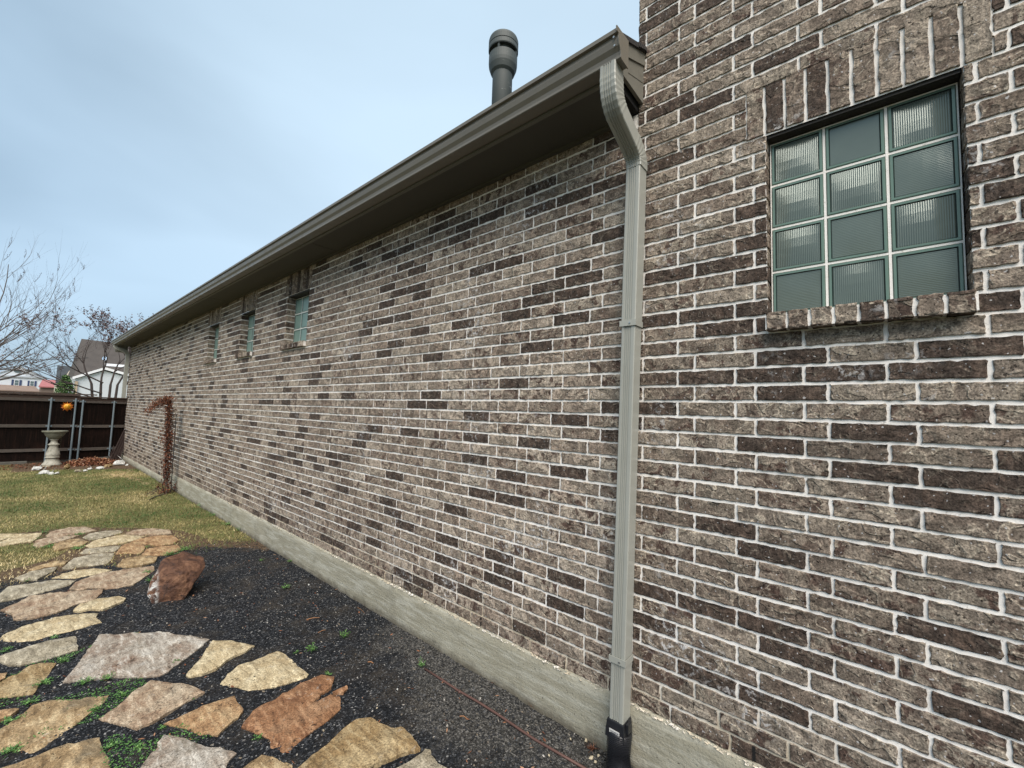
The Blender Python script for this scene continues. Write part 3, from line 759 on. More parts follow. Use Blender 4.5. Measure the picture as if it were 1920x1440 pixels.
def tri_mesh(name, P, col, mat, parent=None, **k):
    "P (n,k,3): n polygons of k corners each; col (n,) random value"
    n, kk, _ = P.shape; me = bpy.data.meshes.new(name)
    me.vertices.add(n*kk); me.vertices.foreach_set('co', P.reshape(-1).astype(np.float32))
    me.loops.add(n*kk); me.loops.foreach_set('vertex_index', np.arange(n*kk, dtype=np.int32))
    me.polygons.add(n); me.polygons.foreach_set('loop_start', np.arange(0, n*kk, kk, dtype=np.int32))
    me.update(calc_edges=True)
    at = me.color_attributes.new('rnd', 'FLOAT_COLOR', 'POINT')
    c4 = np.ones((n, kk, 4)); c4[..., :3] = col[:, None, None]; at.data.foreach_set('color', c4.ravel())
    o = link(name, me, mat, parent); return tag(o, **k)
def vnoise(x, y, f, s=0.):
    return np.array([noise.noise((a*f, b*f, s)) for a, b in zip(x, y)])
# chips of mulch that stand up from the surface
N = 26000
cx_ = -2.3+2.3*RNG.random(N); cy_ = .7+5.6*RNG.random(N)**1.3
cz = np.array([GZ+gh(x, y) for x, y in zip(cx_, cy_)])
sz = RNG.uniform(.0025, .0075, N)
P = np.zeros((N, 4, 3)); a = RNG.uniform(0, 2*PI, N)
ux = np.stack([np.cos(a), np.sin(a), RNG.normal(0, .35, N)], -1)*sz[:, None]; uy = np.stack([-np.sin(a), np.cos(a), RNG.normal(0, .35, N)], -1)*sz[:, None]*.6
c0 = np.stack([cx_, cy_, cz+.0025], -1)
for q, (i, j) in enumerate(((-1, -1), (1, -1), (1, 1), (-1, 1))): P[:, q] = c0+i*ux+j*uy
chip_m = mat_leaf('mulch_chips', [(0, (.006, .0065, .008)), (.6, (.022, .024, .028)), (.9, (.075, .078, .082)), (.965, (.16, .13, .09)), (1, (.42, .41, .38))], .7)
tri_mesh('mulch', P, RNG.random(N), chip_m, label='loose black mulch granules scattered between the flagstones', cat='mulch', kind='stuff')

# ---------------------------------------------------------------- flagstones (outlines from the ground, real thickness)
FL = [
 ('thin yellow flagstone sliver half sunk at the lawn edge, farthest left', 'buff', [(-25,1004),(0,1000),(33,1000),(55,999),(30,1005),(17,1007),(0,1013),(-25,1018)]),
 ('pale cream flagstone between two strips of straw grass at the far left', 'buff', [(-30,1022),(0,1015),(18,1008),(55,1000),(79,998),(78,1002),(62,1014),(33,1018),(0,1024),(-30,1030)]),
 ('pinkish flagstone touching the lawn, right of the cream one', 'pink', [(85,1005),(93,997),(130,988),(160,987),(182,994),(160,999),(117,1004),(93,1007)]),
 ('long tan flagstone with grass creeping over its left end', 'pink', [(62,1023),(67,1013),(87,1008),(123,1005),(150,1004),(117,1014),(95,1020),(70,1027)]),
 ('rounded tan flagstone in the middle of the far path', 'tan', [(97,1027),(102,1020),(132,1010),(150,1010),(167,1015),(155,1022),(125,1028),(103,1033)]),
 ('small grey flagstone beside the lawn edge', 'grey', [(155,1007),(168,999),(200,994),(225,993),(230,997),(200,1005),(192,1008),(168,1013)]),
 ('long cream flagstone pointing at the red boulder', 'buff', [(160,1023),(177,1013),(197,1008),(233,1002),(273,1005),(250,1013),(230,1018),(187,1024),(167,1027)]),
 ('broad orange flagstone at the far right of the path', 'orange', [(241,1018),(262,1009),(290,1004),(325,1003),(336,1011),(325,1019),(296,1023),(266,1019)]),
 ('rounded golden flagstone ringed by dark gaps', 'orange', [(218,1038),(227,1025),(238,1019),(265,1021),(275,1024),(267,1033),(263,1037),(237,1037)]),
 ('orange flagstone just behind the red boulder', 'orange', [(265,1040),(276,1029),(300,1025),(334,1022),(341,1030),(316,1040),(287,1042)]),
 ('narrow grey flagstone behind the broad grey one', 'grey', [(146,1037),(160,1028),(187,1025),(228,1022),(220,1030),(216,1033),(177,1036),(158,1038)]),
 ('broad grey and gold flagstone in the centre of the path', 'grey', [(115,1065),(128,1055),(138,1046),(177,1038),(215,1035),(210,1048),(200,1056),(160,1060),(130,1066)]),
 ('olive tan flagstone left of the red boulder', 'tan', [(218,1061),(225,1053),(229,1047),(267,1041),(297,1042),(290,1053),(267,1059),(232,1063)]),
 ('small tan flagstone at the grass edge on the left', 'tan', [(53,1067),(80,1058),(103,1052),(128,1050),(123,1057),(103,1061),(85,1062),(60,1070)]),
 ('streaked yellow grey flagstone beside the grass', 'grey', [(28,1084),(55,1073),(82,1067),(107,1063),(103,1070),(88,1077),(70,1086),(40,1089)]),
 ('slim gold flagstone crossing the path', 'buff', [(97,1083),(117,1075),(142,1068),(177,1064),(211,1067),(192,1073),(167,1078),(142,1084)]),
 ('long grey flagstone with fine layers at the left edge', 'grey', [(-30,1115),(0,1110),(18,1098),(63,1092),(103,1086),(143,1087),(130,1097),(100,1105),(50,1117),(22,1124),(0,1127),(-30,1132)]),
 ('long reddish pink flagstone in front of the red boulder', 'pink', [(130,1104),(142,1092),(170,1080),(192,1074),(233,1067),(289,1060),(290,1068),(273,1080),(250,1095),(222,1102),(200,1103),(167,1102),(147,1106)]),
 ('large pinkish tan flagstone left of the oval stone', 'pink', [(0,1144),(33,1130),(55,1118),(93,1112),(150,1108),(193,1103),(192,1110),(177,1124),(150,1130),(107,1147),(70,1157),(25,1161),(22,1150)]),
 ('small pitted cream oval flagstone on the black mulch', 'buff', [(137,1145),(150,1133),(183,1122),(223,1117),(235,1122),(232,1127),(193,1143),(167,1143),(147,1147)]),
 ('long straight cream flagstone with a notched right end', 'buff', [(-20,1200),(7,1188),(42,1173),(70,1165),(127,1152),(185,1147),(178,1158),(190,1166),(133,1182),(67,1198),(33,1202),(3,1199),(-20,1206)]),
 ('pale grey flagstone below the long cream one', 'grey', [(-15,1232),(0,1228),(50,1212),(90,1201),(144,1190),(145,1205),(147,1216),(107,1228),(67,1240),(35,1247),(20,1246),(0,1239)]),
 ('olive brown flagstone with a dark hollow at the left edge', 'brown', [(-40,1290),(0,1281),(17,1268),(35,1262),(58,1245),(88,1241),(108,1241),(100,1252),(83,1273),(63,1300),(33,1305),(0,1307),(-40,1312)]),
 ('small orange flagstone corner at the left edge, upper one', 'orange', [(-30,1265),(0,1262),(13,1261),(10,1270),(0,1276),(-30,1284)]),
 ('small orange flagstone corner at the left edge, lower one', 'orange', [(-30,1338),(0,1332),(20,1329),(37,1329),(20,1342),(0,1350),(-30,1360)]),
 ('big brown and grey flagstone running off the left edge', 'tan', [(-45,1400),(-10,1372),(30,1347),(63,1320),(93,1311),(150,1308),(203,1301),(197,1313),(167,1338),(127,1370),(93,1393),(63,1408),(30,1406),(0,1407),(-45,1425)]),
 ('golden flagstone cut by the lower left corner', 'tan', [(-40,1450),(0,1438),(50,1422),(117,1397),(185,1381),(195,1400),(205,1422),(208,1450),(200,1500),(-40,1520)]),
 ('largest flagstone, mottled white and purplish with brown spots', 'pale', [(120,1278),(135,1258),(150,1240),(168,1215),(187,1190),(215,1190),(247,1186),(275,1186),(300,1184),(330,1189),(360,1190),(393,1196),(380,1208),(367,1217),(350,1232),(333,1243),(315,1258),(297,1266),(265,1268),(233,1267),(205,1268),(180,1272),(145,1275)]),
 ('grey brown four sided flagstone below the largest one', 'pink', [(183,1348),(217,1325),(245,1300),(283,1275),(313,1278),(355,1283),(385,1297),(363,1308),(322,1332),(280,1357),(257,1365),(225,1357),(200,1352)]),
 ('pitted buff triangular flagstone right of the largest one', 'buff', [(348,1265),(363,1247),(380,1228),(392,1208),(397,1203),(430,1201),(477,1211),(463,1220),(430,1235),(407,1253),(380,1263),(353,1268)]),
 ('cream flagstone with wavy layers nearest the weed clump', 'buff', [(414,1280),(427,1262),(447,1245),(472,1237),(497,1227),(522,1217),(533,1223),(555,1242),(578,1262),(575,1268),(513,1287),(467,1293),(447,1287),(418,1285)]),
 ('orange brown flagstone with a dark slot in its face', 'orange', [(305,1357),(347,1338),(380,1322),(413,1310),(440,1302),(443,1315),(457,1330),(447,1342),(427,1358),(408,1377),(390,1372),(375,1377),(343,1364)]),
 ('large rust red pitted flagstone with a broken notch', 'rust', [(454,1360),(463,1348),(472,1333),(490,1322),(510,1313),(530,1300),(557,1287),(590,1270),(602,1265),(627,1270),(620,1288),(603,1300),(588,1316),(600,1314),(620,1302),(637,1305),(640,1326),(622,1343),(600,1360),(575,1378),(560,1390),(545,1405),(525,1413),(508,1399),(505,1384),(480,1372)]),
 ('small rust chip of stone beside the notched flagstone', 'rust', [(624,1297),(636,1290),(650,1284),(652,1290),(644,1298),(630,1299)]),
 ('big golden brown curved flagstone at the bottom centre', 'brown', [(548,1450),(560,1438),(582,1417),(612,1397),(640,1368),(655,1356),(670,1348),(695,1345),(710,1355),(740,1364),(752,1362),(770,1378),(782,1392),(789,1404),(770,1408),(745,1416),(723,1425),(690,1440),(650,1462),(560,1475)]),
 ('grey green layered flagstone at the bottom, right of the golden one', 'grey', [(728,1446),(750,1434),(770,1423),(790,1409),(797,1402),(806,1403),(808,1414),(820,1430),(838,1440),(832,1462),(750,1470)]),
 ('white and brown rough flagstone at the bottom edge', 'pale', [(258,1445),(270,1428),(285,1410),(294,1400),(297,1390),(310,1376),(330,1378),(365,1390),(385,1398),(412,1400),(442,1411),(427,1428),(418,1448),(400,1470),(270,1475)]),
 ('tan flagstone tip between two larger stones at the bottom edge', 'tan', [(452,1442),(473,1425),(493,1413),(513,1418),(537,1428),(551,1433),(552,1462),(460,1468)]),
 ('thin reddish flagstone sliver by the lawn edge, farthest right', 'pink', [(236,1000),(255,993),(285,991),(318,993),(322,999),(285,1003),(255,1002)]),
]
def flagstone(label, kind, px, idx):
    pts = [onz(x, y, GZ+.012).xy for x, y in px]
    # round the outline a little and roughen it
    loop = []; n = len(pts)
    for i in range(n):
        a, b = pts[i], pts[(i+1) % n]; d = (b-a).length; k = max(2, int(d/.022))
        for j in range(k):
            p = a.lerp(b, j/k); w = noise.noise_vector((p.x*26, p.y*26, idx))*.0062+noise.noise_vector((p.x*9, p.y*9, idx))*.008
            loop.append(Vector((p.x+w.x, p.y+w.y)))
    bm = bmesh.new(); tz = GZ+.013+(idx % 5)*.0018-(.012 if idx == 50 else 0); tilt = Vector((random.uniform(-.012, .012), random.uniform(-.012, .012)))
    c0 = sum(loop, Vector((0, 0)))/len(loop)
    top = [bm.verts.new((p.x, p.y, tz)) for p in loop]
    f = bm.faces.new(top)
    if f.normal.z < 0 or f.calc_area() == 0: pass
    bm.normal_update()
    if f.normal.z < 0: f.normal_flip()
    r = bmesh.ops.inset_region(bm, faces=[f], thickness=.011, depth=0)
    rim_v = {v for v in bm.verts if v.is_boundary or any(e.is_boundary for e in v.link_edges)}
    bmesh.ops.triangulate(bm, faces=[q for q in bm.faces if len(q.verts) > 4])
    for _ in range(4):
        es = [e for e in bm.edges if e.calc_length() > .045 and not e.is_boundary]
        if not es: break
        bmesh.ops.subdivide_edges(bm, edges=es, cuts=1); bmesh.ops.triangulate(bm, faces=[q for q in bm.faces if len(q.verts) > 3])
        bmesh.ops.beautify_fill(bm, faces=bm.faces, edges=[e for e in bm.edges if not e.is_boundary])
    for v in bm.verts:
        e = noise.noise((v.co.x*7, v.co.y*7, idx*3.1)); e2 = noise.noise((v.co.x*30, v.co.y*11, idx))
        dz = .006*e+.0025*e2+(v.co.xy-c0).dot(tilt)
        if v.is_boundary: dz -= .007+.005*noise.noise((v.co.x*22, v.co.y*22, 2))
        elif any(w.is_boundary for e_ in v.link_edges for w in e_.verts): v.co.xy += Vector((noise.noise((v.co.x*40, v.co.y*40, 1)), noise.noise((v.co.x*40, v.co.y*40, 7))))*.007; dz -= .002
        v.co.z += dz
    be = [e for e in bm.edges if e.is_boundary]
    ex = bmesh.ops.extrude_edge_only(bm, edges=be)
    for v in ex['geom']:
        if isinstance(v, bmesh.types.BMVert):
            v.co.z = GZ-.03; d = (c0-v.co.xy).normalized()*.004; v.co.x += d.x; v.co.y += d.y
    bmesh.ops.recalc_face_normals(bm, faces=bm.faces)
    me = bpy.data.meshes.new('flagstone'); bm.to_mesh(me); bm.free()
    o = link('flagstone', me, STONE[kind], smooth=False)
    o.data.transform(Matrix.Translation((-c0.x, -c0.y, -GZ))); o.location = (c0.x, c0.y, GZ)
    tag(o, label, 'flagstone', 'flagstones of the path')
STP = []
for i, (lb, kd, px) in enumerate(FL):
    flagstone(lb, kd, px, i); STP.append([onz(*q).xy for q in px])

# grass blades
N = 120000
gx = RNG.uniform(-4.2, .0, N); gy = RNG.uniform(5.9, 15.3, N)
keep = (np.maximum(lawn_w(gx, gy), .42*soil_w(gx, gy)*(gy < 9))*(.55+.45*RNG.random(N)) > RNG.random(N)*.9+.08) & ~((gx < -2.7) & (RNG.random(N) < .6))
keep &= (gx > -4.2)
pg = .34*sstep(5.6, 6.6, gy)*(gy < 9)
keep |= (RNG.random(N) < pg*.8)
for poly in STP:
    poly = np.array([tuple(q) for q in poly]); inside = np.zeros(N, bool); k = len(poly)
    for a_ in range(k):
        p0, p1 = poly[a_], poly[(a_+1) % k]
        cond = (p0[1] > gy) != (p1[1] > gy)
        with np.errstate(divide='ignore', invalid='ignore'): xi = (p1[0]-p0[0])*(gy-p0[1])/(p1[1]-p0[1]+1e-12)+p0[0]
        inside ^= cond & (gx < xi)
    keep &= ~inside
gx, gy = gx[keep], gy[keep]; N = len(gx)
green = .42-.66*vnoise(gx, gy, .8, 2.)-.35*vnoise(gx, gy, 2.6, 5.)+.25*(np.clip((gx+1.9)/-1.0, 0, 1))*np.clip((gy-12)/3, 0, 1)
bright = green+RNG.normal(0, .17, N)
bright = np.where((gy < 8.2) & (gx < -1.5), bright+.25, bright)
hgt = RNG.uniform(.012, .036, N); wd = RNG.uniform(.0022, .0045, N); a = RNG.uniform(0, 2*PI, N); le = RNG.uniform(.2, 1.3, N)*hgt
gz0 = np.array([GZ+gh(x, y) for x, y in zip(gx, gy)])
P = np.zeros((N, 3, 3))
P[:, 0] = np.stack([gx-wd*np.sin(a), gy+wd*np.cos(a), gz0], -1); P[:, 1] = np.stack([gx+wd*np.sin(a), gy-wd*np.cos(a), gz0], -1)
b2 = a+RNG.normal(0, .6, N)
P[:, 2] = np.stack([gx+le*np.cos(b2), gy+le*np.sin(b2), gz0+hgt], -1)
tri_mesh('lawn_grass', P, np.clip(bright, 0, 1), grass_m, label='short dormant lawn, straw yellow with green patches', cat='grass', kind='stuff')

def hull_rock(name, pts, mat, sub=3, amp=.01, bv=.035, **k):
    bm = bmesh.new(); vs = [bm.verts.new(p) for p in pts]
    r = bmesh.ops.convex_hull(bm, input=vs)
    bmesh.ops.delete(bm, geom=list({g for g in r['geom_interior']+r['geom_unused'] if isinstance(g, bmesh.types.BMVert)}), context='VERTS')
    size = max((Vector(a)-Vector(pts[0])).length for a in pts)
    bmesh.ops.bevel(bm, geom=bm.edges[:], offset=size*bv, segments=1, affect='EDGES')
    bmesh.ops.triangulate(bm, faces=bm.faces[:])
    for _ in range(sub): bmesh.ops.subdivide_edges(bm, edges=bm.edges[:], cuts=1, use_grid_fill=True); bmesh.ops.triangulate(bm, faces=bm.faces[:])
    bm.normal_update()
    fr = 1.7/size
    for v in bm.verts:
        n1 = noise.noise(v.co*fr*3); n2 = noise.noise(v.co*fr*8+Vector((3, 3, 3))); n3 = abs(noise.noise(v.co*fr*5+Vector((1, 7, 3))))
        v.co += v.normal*(amp*(n1+.5*n2-.8*n3))
    bmesh.ops.recalc_face_normals(bm, faces=bm.faces)
    me = bpy.data.meshes.new(name); bm.to_mesh(me); bm.free()
    c0 = Vector((sum(p[0] for p in pts)/len(pts), sum(p[1] for p in pts)/len(pts), min(p[2] for p in pts)))
    o = link(name, me, mat, smooth=False); me.transform(Matrix.Translation(-c0)); o.location = c0
    return tag(o, **k)
_m = NT('red_boulder')
c = _m.ramp(_m.noise(9, 5, .65, .6), [(.32, (.028, .014, .010)), (.50, (.100, .046, .026)), (.70, (.235, .125, .072))])
geo = _m.n('ShaderNodeNewGeometry'); sx = _m.n('ShaderNodeSeparateXYZ'); _m.set(sx.inputs[0], _m.pos())
wm = _m.math('MULTIPLY', _m.step(sx.outputs[0], -.11, -.15), _m.step(_m.noise(16, 5, .7, .8), .46, .56))
c = _m.mix(wm, c, (.56, .57, .55))
c = _m.mix(_m.step(_m.noise(17, 4, .7, 1), .60, .68, 0, .85), c, (.035, .022, .018))
red_rock = _m.out(c, .7, _m.bump(_m.noise(30, 6, .7), .02, .9), 0, .4)
hull_rock('boulder', [(-1.235,4.71,-.31),(-1.04,4.63,-.31),(-.98,4.90,-.31),(-1.2,4.9,-.31),(-1.275,4.76,-.23),(-1.25,4.78,-.12),(-1.20,4.80,-.02),(-1.16,4.87,.03),(-1.0,4.97,.035),(-.855,4.86,-.02),(-.85,4.76,-.08),(-1.08,4.645,-.07),(-.96,4.62,-.15)],
          red_rock, 3, .013, .012, label='rust red boulder with one whitish side, sitting where the flagstones meet the black mulch', cat='rock')

# ---------------------------------------------------------------- weeds
def weed(px, r, h, n, label, grp='green weeds in the mulch and along the wall'):
    c = onz(*px); leaves = []; P = []; colr = []
    stems = max(5, n//9)
    for s_ in range(stems):
        az = random.uniform(0, 2*PI); rr = r*random.uniform(.3, 1)
        tip = Vector((math.cos(az)*rr, math.sin(az)*rr, h*random.uniform(.35, 1)))
        for j in range(n//stems):
            t = random.uniform(.15, 1); p = c+tip*t; p.z = c.z+.004+tip.z*(t**.7)
            d = Vector((random.uniform(-1, 1), random.uniform(-1, 1), random.uniform(-.1, .8))).normalized()
            s2 = d.cross(Vector((0, 0, 1))).normalized(); L_ = random.uniform(.005, .012)*(.7+r*4); w_ = L_*.38
            P.append([p-s2*w_*.3, p+d*L_*.5-s2*w_, p+d*L_, p+d*L_*.5+s2*w_]); colr.append(random.random())
    for j in range(6):
        q = 2*PI*j/6; e = Vector((math.cos(q), math.sin(q), 0)); f_ = Vector((-math.sin(q), math.cos(q), 0))*.0012
        b_ = c+Vector((0, 0, .002)); P.append([b_-f_, b_+e*r*.5-f_+Vector((0, 0, h*.25)), b_+e*r*.95+Vector((0, 0, h*.3)), b_+e*r*.5+f_+Vector((0, 0, h*.25))]); colr.append(.3)
    P = np.array([[tuple(v) for v in q] for q in P]); P -= np.array([c.x, c.y, GZ])
    o = tri_mesh('weed', P, np.array(colr), weed_m, label=label, cat='weed', group=grp)
    o.location = (c.x, c.y, GZ); return o
W = [((585,1222), .055, .05, 260, 'bushiest green weed on the black mulch, left of the pair'), ((645,1197), .045, .055, 200, 'leafy green weed, right one of the pair on the black mulch'),
     ((535,1104), .055, .045, 220, 'green weed alone on the black mulch halfway to the wall'), ((545,1054), .045, .03, 120, 'green weed nearest the concrete base on the mulch'),
     ((490,1052), .04, .02, 90, 'flat yellowish weed left of the one by the concrete base'), ((790,1252), .035, .05, 130, 'green weed at the end of the brown irrigation tube'),
     ((616,1266), .03, .02, 70, 'tiny weed at the top corner of the notched rust flagstone'), ((555,1226), .03, .025, 70, 'small weed just left of the bushiest weed'),
     ((447,997), .05, .06, 160, 'green weed against the concrete base where the mulch begins'), ((427,985), .09, .05, 260, 'low green weed patch along the concrete base behind the mulch'),
     ((400,968), .12, .05, 320, 'broad green weed patch on the lawn edge by the wall'), ((378,950), .12, .06, 260, 'green weed patch near the foot of the withered vine'),
     ((345,1033), .11, .05, 360, 'green weed patch right behind the red boulder'), ((318,1042), .10, .05, 320, 'green weed patch left of the red boulder top'),
     ((283,1092), .07, .05, 260, 'green weed hugging the left side of the red boulder'), ((276,1075), .06, .03, 160, 'sparse weed between the red boulder and the pink flagstone'),
     ((122,1240), .06, .02, 160, 'weed between the pale grey and the olive flagstones'), ((80,1283), .07, .02, 240, 'weed strip along the olive brown flagstone'),
     ((160,1282), .06, .02, 200, 'weed under the lower edge of the largest flagstone'), ((203,1274), .05, .025, 160, 'bright weed touching the lower edge of the largest flagstone'),
     ((232,1305), .045, .02, 140, 'weed at the upper left side of the grey brown flagstone'), ((60,1318), .06, .018, 200, 'low weed above the big brown and grey flagstone'),
     ((25,1352), .06, .018, 200, 'low weed strip at the left edge below the small orange corner'), ((178,1332), .05, .018, 150, 'weed beside the right tip of the big brown flagstone'),
     ((210,1402), .045, .02, 160, 'weed right of the golden corner flagstone'), ((262,1405), .045, .015, 130, 'weed left of the white and brown rough flagstone'),
     ((20,1412), .06, .02, 200, 'weed under the big brown flagstone at the left edge'), ((330,1243), .03, .02, 80, 'small weed at the right edge of the largest flagstone'),
     ((88,1027), .08, .03, 200, 'green tuft between flagstones near the straw grass'), ((146,1030), .10, .03, 260, 'green tuft in the middle of the far flagstones'),
     ((148,1004), .08, .03, 160, 'green tuft between the far pinkish flagstones'), ((83,1000), .06, .04, 160, 'green tuft at the lawn edge beside the pinkish flagstone'),
     ((52,1090), .05, .02, 120, 'green tuft on the left above the layered grey flagstone'), ((275,1028), .04, .03, 90, 'green tuft between the golden and orange flagstones'),
     ((485,1385), .03, .012, 60, 'tiny weed at the lower corner of the rust flagstone'), ((306,1366), .03, .012, 60, 'tiny weed at the left tip of the orange brown flagstone'),
     ((105,1196), .05, .014, 110, 'weed under the long straight cream flagstone'), ((10,1222), .05, .016, 130, 'weed at the left edge above the pale grey flagstone')]
for px, r, h, n, lb in W: weed(px, r, h, n, lb)
# creeping green cover between the near stones
N = 15000; P = []; cc = []
for i in range(N):
    x = random.uniform(-2.2, -1.3); y = random.uniform(2.6, 4.2)
    if noise.noise((x*3.1, y*3.1, 9)) < -.02+.35*max(0, (x+1.55)): continue
    p = Vector((x, y, GZ+gh(x, y)+.004)); d = Vector((random.uniform(-1, 1), random.uniform(-1, 1), random.uniform(0, .5))).normalized()
    s2 = d.cross(Vector((0, 0, 1))).normalized(); l_ = random.uniform(.004, .011)
    P.append([tuple(p), tuple(p+d*l_*.5-s2*l_*.4), tuple(p+d*l_), tuple(p+d*l_*.5+s2*l_*.4)]); cc.append(random.random()*.7)
tri_mesh('creeping_weeds', np.array(P), np.array(cc), weed_m, label='thin creeping green weeds in the gaps of the near flagstones', cat='weeds', kind='stuff')
# dry crabgrass at the foot of the slab
P = []; cc = []
for (px, n, r) in (((1000,1322), 120, .05), ((1110,1405), 60, .04), ((925,1170+110), 30, .03)):
    c0 = onz(*px)
    for i in range(n):
        a = random.uniform(0, 2*PI); l_ = random.uniform(.3, 1)*r; p = c0+Vector((random.uniform(-.01, .01), random.uniform(-.01, .01), .003)); e = p+Vector((math.cos(a)*l_, math.sin(a)*l_, random.uniform(0, .025))); s2 = Vector((-math.sin(a), math.cos(a), 0))*.0012
        P.append([tuple(p-s2), tuple(p+s2), tuple(e)]); cc.append(random.random())
tri_mesh('dead_grass_tuft', np.array(P), np.array(cc), dry_m, label='dead brown grass tufts at the foot of the concrete base near the downspout', cat='grass', kind='stuff')

# scraps of leaf and bark lying about the mulch
P = []; cc = []
for i in range(520):
    x = random.uniform(-2.2, -.03); y = random.uniform(1.0, 6.6)**1.0
    p = Vector((x, y, GZ+gh(x, y)+.006)); a = random.uniform(0, 6.28); d = Vector((math.cos(a), math.sin(a), random.uniform(-.1, .35))); e = Vector((-math.sin(a), math.cos(a), random.uniform(-.3, .3))); l_ = random.uniform(.004, .016); w_ = l_*random.uniform(.15, .5)
    P.append([tuple(p-d*l_), tuple(p+e*w_), tuple(p+d*l_), tuple(p-e*w_)]); cc.append(random.random()**.6)
tri_mesh('leaf_scraps', np.array(P), np.array(cc), litter_m, label='small dry leaf and bark scraps strewn over the mulch and flagstones', cat='leaves', kind='stuff')
# irrigation tube, pebbles, twigs
m = MB(); tp = [onz(x, y)+Vector((0, 0, .008)) for x, y in ((796,1256),(830,1278),(860,1298),(895,1318),(930,1340),(965,1364),(1000,1388),(1045,1414),(1100,1446))]
m.tube(tp, .0065, 8); c = onz(862, 1300)+Vector((0, 0, .009)); m.tube([c-Vector((.006, .006, 0)), c+Vector((.006, .008, 0))], .009, 8)
o = m.build('irrigation_tube', simple('brown_tube', (.095, .048, .038), .6, .3, 20), None, smooth=True)
tag(o, 'thin brown irrigation tube lying on the mulch beside the wall', 'tube')
pebble_m = simple('cream_pebble', (.50, .43, .30), .7, .2, 40, .4, 120)
for i, ((x, y), r, lb) in enumerate([((1098,1393), .011, 'largest cream pebble by the black drain hose'), ((1108,1424), .012, 'cream pebble in the dirt hole beside the drain hose, left'), ((1122,1420), .009, 'cream pebble in the dirt hole beside the drain hose, right'), ((1116,1432), .008, 'small cream pebble at the lower rim of the dirt hole'), ((1029,1420), .007, 'lone cream pebble left of the irrigation tube end'), ((1070,1388), .007, 'small yellow pebble left of the largest cream pebble'),
        ((286,1174), .006, 'tiny white pebble between the boulder and the largest flagstone'), ((745,1295), .006, 'tiny white pebble in the middle of the black mulch'), ((607,1372), .006, 'tiny cream pebble below the rust flagstone'), ((706,1330), .006, 'tiny cream pebble above the big golden flagstone'), ((579,1098), .009, 'white flake on the mulch near the weed')]):
    c0 = onz(x, y); pts = [(c0.x+r*random.uniform(-1, 1), c0.y+r*random.uniform(-1, 1), GZ+.004+r*random.uniform(-.2, 1.2)) for _ in range(14)]
    hull_rock('pebble', pts, pebble_m if 'white' not in lb else rock_white, 1, r*.05, label=lb, cat='pebble', group='pebbles on the mulch')
twig_m = simple('twig', (.26, .13, .06), .8, .3, 30)
for (a, b, r, lb) in [((575,1163),(599,1160), .0035, 'short orange twig on the mulch above the weeds'), ((628,1107),(652,1102), .002, 'thin twig on the mulch near the concrete base'), ((596,1188),(611,1183), .0025, 'small bent twig above the pair of weeds'), ((862,1345),(876,1350), .003, 'short tan twig beside the irrigation tube'), ((670,1140),(684,1152), .0015, 'curved pale straw by the concrete base'), ((693,1130),(697,1137), .003, 'pale splinter leaning at the foot of the concrete base'), ((690,1243),(700,1246), .004, 'tan leaf scrap on the grey grit')]:
    A_, B_ = onz(*a)+Vector((0, 0, .006)), onz(*b)+Vector((0, 0, .008)); mid = (A_+B_)/2+Vector((.003, .004, .004))
    m = MB(); m.tube([A_, mid, B_], [r, r*.9, r*.5], 6); o = m.build('twig', twig_m); tag(o, lb, 'twig', 'twigs on the mulch')

# ---------------------------------------------------------------- withered vine on its wire trellis
vb = onz(312, 928)
vine = empty('withered_vine', (-.17, 10.2, GZ), label='withered red brown vine on a thin wire stake beside the wall, leaning left', cat='vine')
m = MB()
top = ony(318, 752, 10.2); base = Vector((-.17, 10.2, GZ))
for k in range(4):
    pts = []
    for i in range(30):
        t = i/29; a = t*14+k*1.6; rr = .035+.02*math.sin(t*9+k)
        pts.append(base.lerp(Vector((top.x, 10.2, top.z)), t)+Vector((rr*math.cos(a), rr*math.sin(a), 0)))
    m.tube(pts, .006, 5)
for k in range(3):
    m.tube([Vector((top.x, 10.2, top.z-.05*k)), Vector((top.x-.12, 10.15, top.z-.02-.05*k)), Vector((top.x-.30, 10.1, top.z-.25-.03*k))], [.006, .005, .003], 5)
for k in range(9):
    a = random.uniform(0, 6.28); m.tube([base+Vector((0, 0, .02)), base+Vector((.12*math.cos(a), .12*math.sin(a), .12)), base+Vector((.3*math.cos(a), .22*math.sin(a), .01))], [.007, .006, .003], 5)
m.tube([base+Vector((0, -.05, .01)), base+Vector((-.22, -.35, .02)), base+Vector((-.34, -.55, .01))], [.012, .012, .006], 6)
m.build('stem', bark_m, vine)
P = []; cc = []
def leafq(p, s_, lst, cl, cv=None):
    d = Vector((random.uniform(-1, 1), random.uniform(-1, 1), random.uniform(-1, .6))).normalized(); e = d.orthogonal().normalized(); e.rotate(Matrix.Rotation(random.uniform(0, 6.28), 3, d))
    lst.append([tuple(p), tuple(p+d*s_*.5+e*s_*.4), tuple(p+d*s_), tuple(p+d*s_*.5-e*s_*.4)]); cl.append(cv if cv is not None else random.random())
tw = Vector((top.x, 10.2, top.z))
for i in range(3000):
    t = random.random(); w = .068+.016*math.sin(t*23)
    if t < .16: w += (.16-t)*1.1
    p = base.lerp(tw, t)+Vector((random.gauss(0, w*.55), random.gauss(0, w*.55), 0)); leafq(p, random.uniform(.015, .038), P, cc, random.random()*(.75 if t < .8 else 1))
for i in range(1100):
    t = random.random()**1.2; p = tw+Vector((-.34*t+random.gauss(.02, .035), random.gauss(0, .05), .03-.24*t*t+random.gauss(0, .055)*(1-.6*t))); leafq(p, random.uniform(.014, .032), P, cc, .35+.5*random.random())
for i in range(60): leafq(Vector((random.gauss(-.28, .05), 10.2, random.uniform(.7, 1.0))), .025, P, cc)
